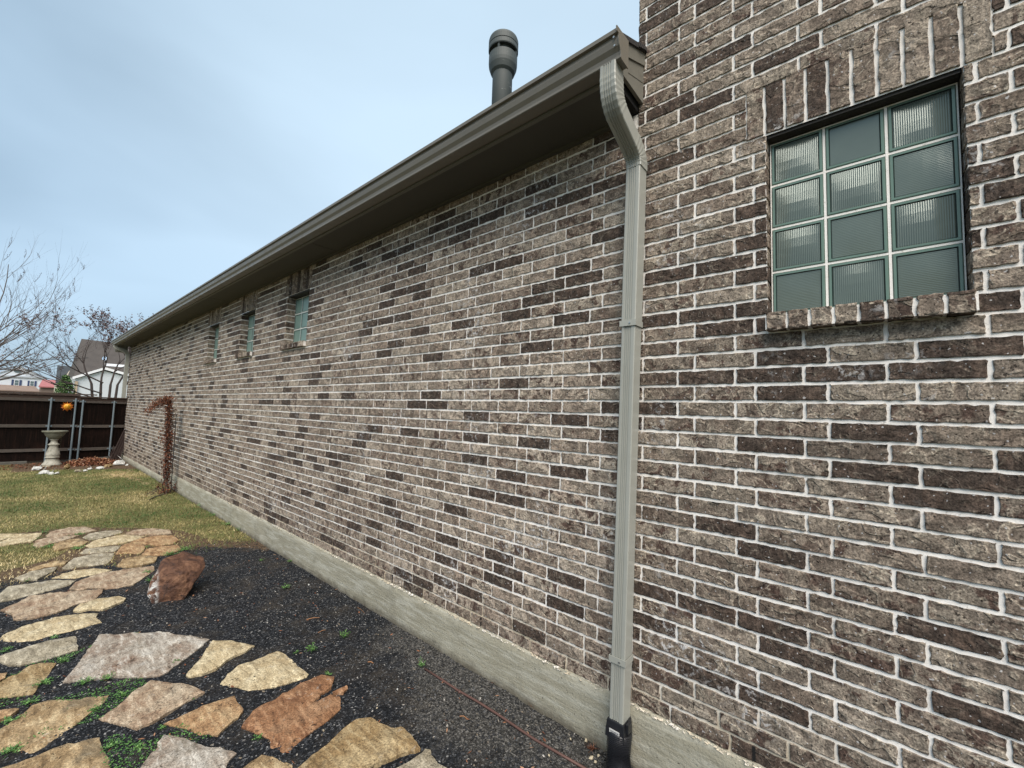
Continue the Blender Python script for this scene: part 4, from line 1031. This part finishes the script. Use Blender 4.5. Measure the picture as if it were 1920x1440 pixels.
for i in range(40): leafq(Vector((random.gauss(-.10, .04), 10.25, random.uniform(-.1, 1.3))), .025, P, cc)
tri_mesh('leaves', P := np.array(P), np.array(cc), dry_m, None)
lv = bpy.data.objects['leaves']; lv.parent = vine; lv.location = -Vector(vine.location)
m = MB()
for dy, dx in ((.02, .03), (.06, .055), (.0, .075)):
    m.tube([(-.17+dx, 10.2-dy, GZ), (-.19+dx, 10.2-dy, 1.22)], .004, 5)
for z_ in (0, .4, .8, 1.2): m.tube([(-.145, 10.18, z_), (-.09, 10.2, z_)], .003, 5)
m.build('wire_stake', simple('dark_wire', (.03, .032, .03), .5, .2), vine)

# ---------------------------------------------------------------- fence
_m = NT('dark_stained_wood')
c = _m.ramp(_m.noise(1, 5, .65, .6, _m.map((40, 40, 2.2))), [(.3, (.003, .002, .0015)), (.55, (.008, .0045, .0035)), (.75, (.026, .013, .009))])
c = _m.mix(_m.step(_m.noise(2.5, 3, .6), .5, .75, 0, .6), c, (.022, .011, .008))
picket_m = _m.out(c, .75, _m.bump(_m.noise(1, 4, .6, 0, _m.map((90, 90, 4))), .004, .8), 0, .08)
rail_m = simple('weathered_rail', (.075, .062, .052), .85, .35, 12, .6, 60)
cap_m = simple('fence_cap_wood', (.045, .026, .018), .75, .45, 9, .6, 60)
def fence(A_, B_, ztops, rails, posts, label, cap2):
    A_, B_ = Vector(A_+(0,)), Vector(B_+(0,)); d = (B_-A_); Ln = d.length; d.normalize(); nrm = Vector((d.y, -d.x, 0))
    if nrm.y > 0: nrm = -nrm                                     # towards the yard
    e = empty('fence', (A_.x, A_.y, GZ), label=label, cat='fence')
    n = int(Ln/.142); m = MB()
    for i in range(n):
        c0 = A_+d*((i+.5)*Ln/n)-nrm*(.02+random.uniform(0, .006)); ht = ztops+random.uniform(-.008, .004)
        m.obox((c0.x, c0.y, (ht+GZ+.05)/2), d*(Ln/n/2-.0008), nrm*.008, (0, 0, (ht-GZ-.05)/2))
    m.build('pickets', picket_m, e)
    for z_ in rails:
        m = MB(); c0 = A_+d*Ln/2+nrm*.012; m.obox((c0.x, c0.y, z_), d*Ln/2, nrm*.018, (0, 0, .040)); m.build('rail', rail_m, e, bevel=.004)
    m = MB(); c0 = A_+d*Ln/2; m.obox((c0.x, c0.y, ztops+.018), d*(Ln/2), nrm*.065, (0, 0, .018))
    m.obox((c0.x, c0.y, ztops-.045), d*(Ln/2), nrm*.030, (0, 0, .040))
    m.build('cap_board', cap_m, e, bevel=.004)
    for t in posts:
        c0 = A_+d*t+nrm*.062; m = MB()
        m.tube([(c0.x, c0.y, GZ-.1), (c0.x, c0.y, ztops-.085)], .021, 14); pm = m.build('post', steel_m, e, smooth=False)
        m = MB(); m.lathe([(.022, ztops-.085), (.022, ztops-.075), (.010, ztops-.062)], (c0.x, c0.y, 0), 12)
        for z_ in rails:
            for s_ in (-1, 1): 
                q = c0+d*s_*.040-nrm*.028; m.obox((q.x, q.y, z_), d*.020, nrm*.004, (0, 0, .016))
        m.build('bracket', steel_m, pm)
    return e
fence((-.006, 17.02), (-1.005, 16.95), 1.50, (1.395, .69, .045), (.28, .93), 'short dark wood fence section meeting the house corner, steel posts', False)
fence((-.985, 16.995), (-9.0, 17.75), 1.535, (1.41, .70, .05), (.08, .545, 2.9, 5.2, 7.4), 'long dark stained wood fence with grey rails left of the corner section', True)
# second fence of the neighbours just behind, lighter boards showing above
fn = empty('fence', (-2.6, 18.6, GZ), label='neighbouring brown board fence showing as a strip above the dark fence', cat='fence')
m = MB(); x = -.55
while x > -9:
    m.obox((x, 18.6+(-x)*.06, .63), (.068, 0, 0), (0, .009, 0), (0, 0, .92+random.uniform(-.01, .01))); x -= .142
m.build('pickets', simple('brown_boards', (.12, .062, .036), .8, .4, 8, .5, 50), fn)
m = MB(); m.obox((-4.8, 18.86, 1.605), (4.28, -.257, 0), (0, .06, 0), (0, 0, .018)); m.obox((-4.8, 18.80, 1.50), (4.28, -.257, 0), (0, .03, 0), (0, 0, .04)); m.build('cap_board', cap_m, fn)

# sun face ornament
sc_ = ony(126, 762, 16.93); sc_.y = 16.90
orn = empty('sun_ornament', (sc_.x, 16.93, sc_.z), label='yellow and orange metal sun face ornament hung on the dark fence', cat='ornament')
yel = simple('sun_yellow', (.80, .42, .03), .4, .15, 12); org = simple('sun_orange', (.70, .20, .02), .45, .2, 12); brn = simple('sun_brown', (.22, .08, .02), .6, .2)
m = MB(); vs = [(sc_.x, 16.872, sc_.z)]; fs = []
for r_ in range(1, 6):
    for q in range(28): a = q*2*PI/28; rr = .076*r_/5; vs.append((sc_.x+rr*math.cos(a), 16.872+.05*(r_/5)**2.2, sc_.z+rr*math.sin(a)))
for q in range(28): fs.append((0, 1+q, 1+(q+1) % 28))
for r_ in range(4):
    for q in range(28): a_ = 1+r_*28; fs.append((a_+q, a_+28+q, a_+28+(q+1) % 28, a_+(q+1) % 28))
m.mesh(vs, fs); m.build('face', yel, orn, smooth=True)
m = MB()
for q in range(20):
    a = q*2*PI/20; l_ = .155 if q % 2 else .125; w_ = .10 if q % 2 else .07
    c1 = Vector((math.cos(a), 0, math.sin(a))); t1 = Vector((-math.sin(a), 0, math.cos(a)))
    b0 = Vector((sc_.x, 16.915, sc_.z)); m.mesh([b0+c1*.068+t1*.011, b0+c1*.068-t1*.011, b0+c1*l_*.93+t1*.006*(1 if q % 4 else -1), b0+c1*.07-Vector((0, .012, 0)), b0+c1*.07+Vector((0, .008, 0))], [(0, 3, 2), (3, 1, 2), (1, 4, 2), (4, 0, 2)])
m.build('rays', org, orn)
for nm, ps, mt in (('eye', [(-.027, .017)], brn), ('eye', [(.027, .017)], brn)):
    for (dx, dz) in ps:
        m = MB(); c0 = Vector((sc_.x+dx, 16.874, sc_.z+dz)); m.tube([c0-Vector((.015, 0, .002)), c0+Vector((0, -.003, .005)), c0+Vector((.015, 0, -.002))], [.002, .005, .002], 8); m.build(nm, mt, orn, smooth=True)
m = MB(); c0 = Vector((sc_.x, 16.868, sc_.z)); m.tube([c0+Vector((0, .003, .02)), c0+Vector((0, -.008, -.012)), c0+Vector((0, 0, -.017))], [.003, .008, .005], 8); m.build('nose', yel, orn, smooth=True)
m = MB(); c0 = Vector((sc_.x, 16.875, sc_.z-.034)); m.tube([c0+Vector((-.025, .004, .008)), c0+Vector((-.010, -.001, -.003)), c0+Vector((.010, -.001, -.003)), c0+Vector((.025, .004, .008))], [.002, .005, .005, .002], 8); m.build('mouth', org, orn, smooth=True)

# ---------------------------------------------------------------- bird bath
bx, by = -1.43, 16.30; bb = empty('bird_bath', (bx, by, GZ), label='weathered white stone bird bath on a turned pedestal before the fence', cat='bird bath')
_m = NT('weathered_cast_stone')
c = _m.ramp(_m.noise(7, 5, .65), [(.3, (.22, .21, .17)), (.55, (.40, .39, .33)), (.75, (.52, .51, .45))])
c = _m.mix(_m.step(_m.noise(16, 4, .7), .55, .7, 0, .6), c, (.10, .10, .075))
cast_m = _m.out(c, .9, _m.bump(_m.noise(50, 4, .7), .01, .6), 0, .3)
bowl_m = simple('dark_cast_stone', (.17, .17, .13), .9, .5, 14, .6, 50)  # bowl coloured darker than the pedestal
m = MB(); m.lathe([(.19, .0), (.185, .03), (.150, .08), (.125, .14), (.115, .185), (.138, .19), (.140, .21), (.118, .22), (.136, .255), (.134, .29), (.110, .38), (.088, .45), (.078, .51), (.108, .53), (.110, .545), (.085, .56), (.062, .60), (.060, .64), (.082, .655), (.085, .67)], (bx, by, GZ), 40)
m.build('pedestal', cast_m, bb, smooth=True)
m = MB(); m.lathe([(.07, .66), (.10, .68), (.15, .73), (.185, .79), (.20, .835), (.235, .852), (.242, .872), (.238, .885), (.205, .885), (.18, .87), (.10, .85), (.02, .845)], (bx, by, GZ+.01), 48)
m.build('bowl', bowl_m, bb, smooth=True)

# white rocks ringing a pile of fallen leaves
RK = [((70,880), .13, .06, 'white'), ((83,888), .13, .06, 'white'), ((96,889), .07, .045, 'white'), ((107,889), .06, .04, 'white'), ((125,882), .085, .12, 'brown'), ((160,883), .06, .035, 'white'), ((168,880), .07, .035, 'white'), ((187,879), .12, .045, 'white'), ((203,875), .13, .055, 'brown'), ((223,871), .17, .09, 'white'), ((238,872), .05, .03, 'white'), ((88,875), .15, .03, 'grey'), ((146,884), .10, .04, 'grey')]
RL = ['leftmost white rock in the ring around the leaves', 'slanted white rock second from the left in the ring', 'small white rock third from the left in the ring', 'smallest white rock left of the round brown rock', 'round brown rock standing in the middle of the ring', 'small white rock right of the middle of the ring', 'narrow white rock before the flat one in the ring', 'flat long white rock on the right side of the ring', 'brown flat rock next to the largest white rock', 'largest white rock, beside the house corner', 'small white rock touching the concrete base', 'flat grey slab rock at the foot of the bird bath', 'low grey rock right of the round brown rock']
for ((x, y), r, h, cl), lb in zip(RK, RL):
    c0 = onz(x, y+1); pts = []
    for _ in range(26):
        a = random.uniform(0, 2*PI); e = random.random(); pts.append((c0.x+.85*r*math.cos(a)*(1-.5*e), c0.y+r*.9*math.sin(a)*(1-.5*e), GZ-.02+(h*1.5+.02)*e**.55))
    hull_rock('rock', pts, {'white': rock_white, 'brown': STONE['brown'], 'grey': STONE['grey']}[cl], 2, r*.06, label=lb, cat='rock', group='rocks ringing the leaf bed')
P = []; cc = []
for i in range(2600):
    t = random.random(); x = -1.15+.95*t+random.gauss(0, .05); y = 16.15+random.gauss(0, .25); hh = .17*math.exp(-((x+.72)/.40)**2)*math.exp(-((y-16.15)/.4)**2)
    leafq(Vector((x, y, GZ+.01+hh*random.random())), random.uniform(.03, .07), P, cc)
for i in range(900): leafq(Vector((random.uniform(-3.6, -.3), random.uniform(15.6, 16.9), GZ+.012)), random.uniform(.02, .05), P, cc, random.random()*.6)
tri_mesh('leaf_litter', np.array(P), np.array(cc), litter_m, label='pile of fallen orange brown leaves inside the rock ring by the fence', cat='leaves', kind='stuff')
# timber edging at the foot of the fence
edge_m = simple('grey_edging', (.11, .105, .09), .9, .3, 10, .6, 50)
m = MB(); m.obox((-.62, 16.72, GZ+.045), (.50, .03, .02), (0, .03, 0), (0, 0, .06)); o = m.build('edging_board', edge_m, bevel=.006); tag(o, 'grey timber edging board under the corner fence section', 'edging board')
m = MB(); m.obox((-2.6, 17.0, GZ+.03), (.75, -.02, 0), (0, .05, 0), (0, 0, .035)); o = m.build('edging_board', edge_m, bevel=.006); tag(o, 'flat grey edging stone left of the bird bath', 'edging stone')
# leaning dark lattice in the corner
lt = empty('lattice_panel', (-.2, 16.8, GZ), label='dark rusty metal lattice panel leaning into the corner of fence and wall', cat='lattice')
lat_m = simple('rusty_dark_metal', (.040, .024, .020), .85, .5, 20, .5, 60)
a0 = ony(203, 868, 16.62); a1 = ony(222, 866, 16.62); b0 = ony(233, 806, 16.85); b1 = ony(242, 812, 16.85)
m = MB()
for p, q in ((a0, b0), (a1, b1), (a0, a1), (b0, b1)): m.tube([p, q], .012, 6)
m.build('frame', lat_m, lt)
m = MB()
for i in range(1, 15):
    t = i/15; m.tube([a0.lerp(b0, t), a1.lerp(b1, min(1, t+.05))], .006, 5); 
    if i < 14: m.tube([a0.lerp(b0, t), a1.lerp(b1, max(0, t-.12))], .006, 5)
for s_ in (.33, .66): m.tube([a0.lerp(a1, s_), b0.lerp(b1, s_)], .006, 5)
m.mesh([a0+Vector((0, .03, 0)), a1+Vector((0, .03, 0)), b1+Vector((0, .03, 0)), b0+Vector((0, .03, 0))], [(0, 1, 2, 3)])
m.build('mesh_bars', lat_m, lt)
m = MB()
for k in range(14):
    p = onz(random.uniform(200, 232), random.uniform(858, 868)); m.tube([p, p+Vector((random.uniform(-.15, .15), random.uniform(-.1, .1), random.uniform(.1, .45)))], .008, 5)
o = m.build('brush_pile', lat_m); tag(o, 'dark tangle of dead sticks at the foot of the leaning lattice', 'sticks', None, 'stuff')
# sunken pavers by the wall
for px, lb in (([(228,893),(243,889),(262,893),(290,902),(283,910),(262,907),(240,899)], 'pale sunken paver touching the concrete base, nearer one'), ([(200,887),(222,880),(246,876),(256,882),(238,888),(215,893)], 'pale sunken paver by the house corner, farther one')):
    flagstone(lb, 'tan', px, 50); 

# ---------------------------------------------------------------- trees
def grow(mb, p, d, L_, r, depth, spread, buds, up=.12, rnd=None, mind=0):
    rnd = rnd or random
    n = 4; pts = [p]; rs = [r]; q = p.copy(); dd = d.copy()
    for i in range(n):
        dd = (dd+Vector((rnd.uniform(-1, 1), rnd.uniform(-1, 1), rnd.uniform(-.6, .8)+up))*.13).normalized(); q = q+dd*L_/n; pts.append(q.copy()); rs.append(r*(1-.45*(i+1)/n))
    mb.tube(pts, rs, 6 if r > .012 else 4, cap=False)
    if depth == 0:
        for i in range(4):
            t = rnd.random(); k = min(3, int(t*4)); b = pts[k].lerp(pts[k+1], t*4-k); buds.append(b)
        return
    for i in range(rnd.choice((2, 3, 3))):
        nd = (dd+Vector((rnd.uniform(-1, 1), rnd.uniform(-1, 1), rnd.uniform(-.5, .9)))*spread).normalized()
        k = rnd.choice((2, 3, 4)); grow(mb, pts[k], nd, L_*rnd.uniform(.62, .85), rs[k]*.68, depth-1, spread, buds, up, rnd)
def bud_mesh(buds, s_, name, mat, parent):
    P = []; cc = []
    for b in buds:
        for _ in range(2): leafq(b+Vector((random.gauss(0, s_*.3), random.gauss(0, s_*.3), random.gauss(0, s_*.3))), s_*random.uniform(.5, 1.2), P, cc)
    P = np.array(P); o = tri_mesh(name, P, np.array(cc), mat, None); o.parent = parent; o.location = -Vector(parent.location); return o
bud_m = mat_leaf('dry_seed_pods', [(0, (.05, .035, .04)), (.6, (.12, .08, .08)), (1, (.24, .14, .11))])
tr = empty('bare_tree', (-.05, 22, GZ), label='bare many stemmed tree behind the fence in front of the brown roof', cat='tree')
tb = MB(); bd = []; rr = random.Random(5)
for (x, lean) in ((.0, -.05), (.16, .12), (.28, .25), (-.08, -.35), (.4, .42)):
    p = Vector((-.12+x, 22+rr.uniform(-.2, .2), GZ)); 
    p2 = p+Vector((lean*.6, 0, 2.35)); tb.tube([p, p.lerp(p2, .5)+Vector((.03, 0, 0)), p2], [.055, .045, .038], 8)
    grow(tb, p2, Vector((lean*1.1, rr.uniform(-.3, .3), .8)).normalized(), 1.05, .036, 5, .62, bd, .14, rr)
tb.build('trunk', bark_m, tr); bud_mesh(bd, .05, 'seed_pods', bud_m, tr)
# long low boughs reaching left
tb = MB(); bd2 = []
for (a, z_) in ((2.9, 2.3), (2.6, 2.7), (3.05, 2.0)):
    d0 = Vector((math.cos(a), -.15, .42)).normalized(); grow(tb, Vector((-.1, 22, z_-.6)), d0, 1.5, .03, 4, .5, bd2, .10, rr)
tb.build('boughs', bark_m, tr); o = bud_mesh(bd2, .05, 'seed_pods', bud_m, tr)
tr2 = empty('bare_tree', (-3.5, 15.6, GZ), label='bare tree with spiky bud clusters whose branches reach in at the left edge', cat='tree')
tb = MB(); bd = []; rr = random.Random(11)
tb.tube([(-3.5, 15.6, GZ), (-3.48, 15.6, 1.0), (-3.4, 15.6, 1.9)], [.10, .08, .065], 10)
for k, (dx, dz, ln) in enumerate(((.62, .85, 1.55), (.85, .45, 1.15), (.95, .22, 1.1), (.45, 1.0, 1.6), (-.5, .8, 1.2), (-.9, .5, 1.1), (.75, .6, 1.25), (.98, .05, .95))):
    grow(tb, Vector((-3.44, 15.6, 1.4+.07*k)), Vector((dx, rr.uniform(-.25, .25), dz)).normalized(), ln*1.10, .032, 4, .45, bd, .20, rr)
tb.build('trunk', bark_pale, tr2)
# spiky clusters: rows of small buds along upright shoots
P = []; cc = []; sp = MB()
for b in bd[::9]:
    if rr.random() < .5: continue
    d0 = Vector((rr.uniform(-.5, .5), rr.uniform(-.3, .3), 1)).normalized(); l_ = rr.uniform(.12, .30)
    sp.tube([b, b+d0*l_*.5+Vector((.02, 0, 0)), b+d0*l_], [.004, .003, .002], 4, cap=False)
    for i in range(int(l_/.016)): leafq(b+d0*l_*(i/(l_/.016))+Vector((rr.gauss(0, .006), rr.gauss(0, .006), 0)), .020, P, cc)
sp.build('shoots', bark_pale, tr2)
o = tri_mesh('buds', np.array(P), np.array(cc), mat_leaf('violet_buds', [(0, (.03, .025, .05)), (.6, (.09, .075, .11)), (1, (.2, .18, .2))]), None); o.parent = tr2; o.location = -Vector(tr2.location)
# evergreen shrub behind
c0 = ony(122, 740, 30); sh = empty('evergreen_shrub', (c0.x, 30, GZ), label='green conifer like shrub between the red roof and the white garage wall', cat='shrub')
P = []; cc = []
for i in range(5200):
    t = random.random(); w = .68*(1-t)**.7+.08; a = random.uniform(0, 6.28); q = math.sqrt(random.random())
    lump = 1+.30*noise.noise((math.cos(a)*2, math.sin(a)*2, t*5))
    leafq(Vector((c0.x+w*q*lump*math.cos(a)-.12*(1-t), 30+w*q*lump*math.sin(a), GZ+.4+t*2.45*lump**.3)), random.uniform(.05, .10), P, cc)
o = tri_mesh('crown', np.array(P), np.array(cc), conifer_m, None); o.parent = sh; o.location = -Vector(sh.location)
m = MB(); m.tube([(c0.x, 30, GZ), (c0.x, 30, 2.4)], [.07, .03], 8); m.build('trunk', bark_m, sh)

# ---------------------------------------------------------------- houses beyond the fence
siding = NT('white_siding'); sz_ = siding.n('ShaderNodeSeparateXYZ'); siding.set(sz_.inputs[0], siding.pos())
lap = siding.math('FRACT', siding.math('MULTIPLY', sz_.outputs[2], 5.2))
siding = siding.out(siding.mix(siding.noise(.6, 3, .6), (.60, .65, .70), (.74, .78, .82)), .7, siding.bump(lap, .03, .8), 0, .3)
def roofmat(n, c): return simple(n, c, .95, .35, 2.5, .6, 20)
def gableX(name, x0, x1, Y, dep, zb, zt, zr, wallm, roofm, over, label, group=None):
    "house block whose gable faces the camera"
    e = empty(name, ((x0+x1)/2, Y, GZ), label=label, cat='house', group=group); xm = (x0+x1)/2
    m = MB(); m.mesh([(x0, Y, zb), (x1, Y, zb), (x1, Y, zt), (xm, Y, zr), (x0, Y, zt), (x0, Y+dep, zb), (x1, Y+dep, zb), (x1, Y+dep, zt), (xm, Y+dep, zr), (x0, Y+dep, zt)],
                     [(0,1,2,3,4), (5,9,8,7,6), (0,4,9,5), (1,6,7,2)]); m.build('wall', wallm, e)
    sl_ = (zr-zt)/(xm-x0); th = .22*(abs(x1-x0)/8); m = MB()
    for s_ in (-1, 1):
        xe = xm+s_*((x1-x0)/2+over); ze = zr-sl_*abs(xe-xm)
        m.extrude([(xm, zr+.02), (xe, ze+.02), (xe, ze+.02+th), (xm, zr+.02+th)], Y-over*.6, Y+dep+over*.6)
    m.build('roof', roofm, e); return e
whitetrim = simple('white_trim', (.78, .80, .82), .6, .05, 2); navy = simple('navy_shutter', (.03, .05, .12), .6, .2, 2); paneg = simple('window_pane', (.10, .14, .15), .15, .2, .5)
YH = 150
pL = ony(-12, 706, YH); pR = ony(81, 708, YH); pT = ony(36, 688, YH); pB = ony(40, 742, YH)
h1 = gableX('white_house', pL.x, pR.x, YH, 9, GZ, pR.z, pT.z, siding, simple('pale_roof', (.36, .38, .42), .9, .2, 1), .4, 'far white gabled house with navy shutters, left of the red roof')
m = MB(); m.box(pL.x-.4, pR.x+.4, YH-.35, YH-.02, pR.z-.25, pR.z+.10); m.build('cornice', simple('cornice_blue_grey', (.42, .46, .50), .7, .1), h1)
def hwin(e, x0p, x1p, y0p, y1p, Y, shut, frame=whitetrim):
    a = ony(x0p, y0p, Y); b = ony(x1p, y1p, Y); w = abs(b.x-a.x)
    m = MB(); m.box(a.x, b.x, Y-.10, Y-.02, b.z, a.z); f_ = m.build('window', frame, e)
    m = MB(); t = w*.10; zm = (a.z+b.z)/2
    m.box(a.x+t, b.x-t, Y-.13, Y-.105, b.z+t, zm-t*.4); m.box(a.x+t, b.x-t, Y-.13, Y-.105, zm+t*.4, a.z-t); m.build('pane', paneg, f_)
    if shut:
        for s_ in (-1, 1):
            xx = (a.x-w*.32) if s_ < 0 else (b.x+w*.32); m = MB(); m.box(xx-w*.22, xx+w*.22, Y-.12, Y-.02, b.z, a.z); m.build('shutter', navy, e)
hwin(h1, 27, 35, 712, 723, YH, True); hwin(h1, 56.5, 63.5, 714, 724, YH, True)
c1 = ony(33, 696, YH); m = MB(); m.mesh([(c1.x+.55*math.cos(q*2*PI/20), YH-.06, c1.z+.38*math.sin(q*2*PI/20)) for q in range(20)], [tuple(range(20))]); m.build('gable_vent', paneg, h1)
a = ony(-15, 724, YH-4); b = ony(77, 733, YH-4); m = MB(); m.mesh([(a.x, YH-4, b.z-.1), (b.x, YH-4, b.z-.1), (b.x-1, YH, b.z+1.1), (a.x, YH, b.z+1.1), (a.x, YH-4, b.z-.4), (b.x, YH-4, b.z-.4)], [(0, 1, 2, 3), (0, 4, 5, 1)]); m.build('porch_roof', simple('porch_roof', (.22, .16, .13), .9, .3, 1), h1)
m = MB(); m.box(a.x, b.x, YH-3.6, YH-.05, GZ, b.z-.42); pw = m.build('porch', whitetrim, h1)
a = ony(48, 736, YH-3.6); b = ony(64, 742, YH-3.6); m = MB(); m.box(a.x, b.x, YH-3.65, YH-3.61, GZ+.1, a.z); m.build('garage_window', paneg, pw)
# house with the red roof
YR = 120; a = ony(78, 712, YR); b = ony(112, 726, YR)
hr = empty('red_roofed_house', ((a.x+b.x)/2, YR, GZ), label='far brown brick house with a faded red roof', cat='house')
m = MB(); m.box(a.x, b.x+1.5, YR, YR+8, GZ, b.z); m.build('wall', simple('far_brown_brick', (.16, .12, .10), .9, .3, 2), hr)
m = MB(); m.mesh([(a.x-.3, YR-.4, b.z), (b.x+1.5, YR-.4, b.z), (b.x+1.2, YR+4, a.z+.2), (a.x+.2, YR+4, a.z+.2), (a.x-.3, YR-.4, b.z-.2), (b.x+1.5, YR-.4, b.z-.2)], [(0, 1, 2, 3), (0, 4, 5, 1)]); m.build('roof', roofmat('faded_red_roof', (.34, .13, .13)), hr)
# grey roofed house
YG = 75; A1 = ony(110, 686, YG); A2 = ony(142, 688, YG); A3 = ony(104, 716, YG); A4 = ony(146, 716, YG)
hg = empty('grey_roofed_house', ((A1.x+A2.x)/2, YG, GZ), label='dark grey roofed house rising above the green shrub', cat='house')
m = MB(); m.mesh([(A3.x, YG, A3.z), (A4.x, YG, A4.z), (A2.x, YG+3, A2.z+.2), (A1.x, YG+3, A1.z+.2), (A3.x, YG, A3.z-.2), (A4.x, YG, A4.z-.2), (A3.x+.3, YG+6, A3.z)], [(0, 1, 2, 3), (0, 4, 5, 1), (0, 3, 6)]); m.build('roof', roofmat('slate_grey_roof', (.045, .052, .058)), hg)
m = MB(); m.box(A3.x+.15, A4.x-.1, YG+.2, YG+6, GZ, A3.z-.05); m.build('wall', simple('cream_siding', (.50, .46, .38), .8, .1, 2), hg)
a = ony(126, 699, YG-.5); b = ony(137, 716, YG-.5); m = MB(); m.mesh([(a.x, YG-.5, b.z), (b.x, YG-.5, b.z), (b.x, YG-.5, a.z-.3), ((a.x+b.x)/2, YG-.5, a.z+.4), (a.x, YG-.5, a.z-.3), ((a.x+b.x)/2, YG+2, a.z+.4), (a.x, YG+2, a.z-.3), (b.x, YG+2, a.z-.3)], [(0, 1, 2, 3, 4), (4, 3, 5, 6), (3, 2, 7, 5)]); m.build('dormer', simple('cream_siding_dormer', (.55, .50, .40), .8, .1, 2), hg)
# big neighbour: brown roof, white siding
YN = 40; T1 = ony(151, 635, YN+3); T2 = ony(219, 642, YN+3); E1 = ony(139, 702, YN); 
hn = empty('neighbour_house', (1.5, YN, GZ), label='neighbour house with a tall dark brown roof and white siding, nearest beyond the fence', cat='house')
zt = E1.z; xL = E1.x
m = MB(); W0 = ony(143, 712, YN+.5)
m.box(W0.x, 11, YN+.5, YN+8, GZ, zt-.1); m.build('wall', siding, hn)
m = MB(); m.mesh([(xL, YN, zt-.12), (11.5, YN, zt-.12), (11.5, YN+3, T1.z-.2), (T1.x+.05, YN+3, T1.z), (xL, YN, zt-.3), (11.5, YN, zt-.3), (xL+.1, YN+9, zt-.1)], [(0, 1, 2, 3), (0, 4, 5, 1), (0, 3, 6)]); m.build('roof', roofmat('brown_shingle_roof', (.075, .066, .060)), hn)
# small white-trimmed gable in front of it
g0 = ony(142, 706, YN-1.2); g1 = ony(176, 694, YN-1.2); g2 = ony(240, 712, YN-1.2)
m = MB(); m.mesh([(g0.x, YN-1.2, GZ), (g2.x+.6, YN-1.2, GZ), (g2.x+.6, YN-1.2, g0.z), (g1.x+.5, YN-1.2, g1.z), (g0.x, YN-1.2, g0.z-.15)], [(0, 1, 2, 3, 4)]); m.box(g0.x+.01, g2.x+.6, YN-1.19, YN+.4, GZ, g0.z-.25); m.build('garage_wall', siding, hn)
m = MB(); 
for p, q in (((g0.x-.15, g0.z-.2), (g1.x+.5, g1.z+.08)), ((g1.x+.5, g1.z+.08), (g2.x+.7, g0.z+.05))):
    m.mesh([(p[0], YN-1.4, p[1]), (q[0], YN-1.4, q[1]), (q[0], YN-1.4, q[1]+.16), (p[0], YN-1.4, p[1]+.16), (p[0], YN+.6, p[1]+.02), (q[0], YN+.6, q[1]+.02), (q[0], YN+.6, q[1]+.18), (p[0], YN+.6, p[1]+.18)], [(0,1,2,3), (4,7,6,5), (3,2,6,7), (0,4,5,1)])
m.build('barge_board', whitetrim, hn)
t0 = ony(197, 684, YN-.2); t1 = ony(238, 686, YN-.2); m = MB(); m.box(t0.x, t1.x+.6, YN-.25, YN-.05, t0.z-.06, t0.z+.10); m.build('trim_board', whitetrim, hn)
cb = ony(143, 725, YN-1.3); m = MB(); m.box(g0.x-.02, g0.x+.12, YN-1.32, YN-1.21, GZ, g0.z-.3); m.build('corner_board', simple('tan_board', (.42, .33, .24), .8, .1), hn)
# satellite dish
sd = ony(196, 672, YN-.3); de = empty('satellite_dish', (sd.x, YN-.3, sd.z), label='small pale blue round satellite dish on the brown roof', cat='satellite dish')
m = MB(); m.mesh([(sd.x, YN-.25, sd.z)]+[(sd.x+.125*math.cos(q*2*PI/24), YN-.32, sd.z+.14*math.sin(q*2*PI/24)) for q in range(24)], [(0, 1+q, 1+(q+1) % 24) for q in range(24)]); m.build('dish', simple('dish_blue', (.50, .66, .85), .4, .1), de, smooth=True)
m = MB(); m.tube([(sd.x, YN-.24, sd.z), (sd.x+.02, YN+.4, sd.z-.5)], .02, 6); m.tube([(sd.x, YN-.3, sd.z-.13), (sd.x-.02, YN-.5, sd.z-.03)], .012, 5); m.build('arm', steel_m, de)
# overhead cable
c0 = ony(0, 676, 24); c1 = ony(165, 671, YN+.8); dl = c1-c0
m = MB(); pts = [c0-dl*1.2, c0-dl*.4, c0, c0+dl*.35+Vector((0, 0, -.03)), c0+dl*.7+Vector((0, 0, -.02)), c1]; m.tube(pts, .016, 6)
o = m.build('overhead_cable', dark_m); tag(o, 'black overhead cable running to the brown roofed house', 'cable')
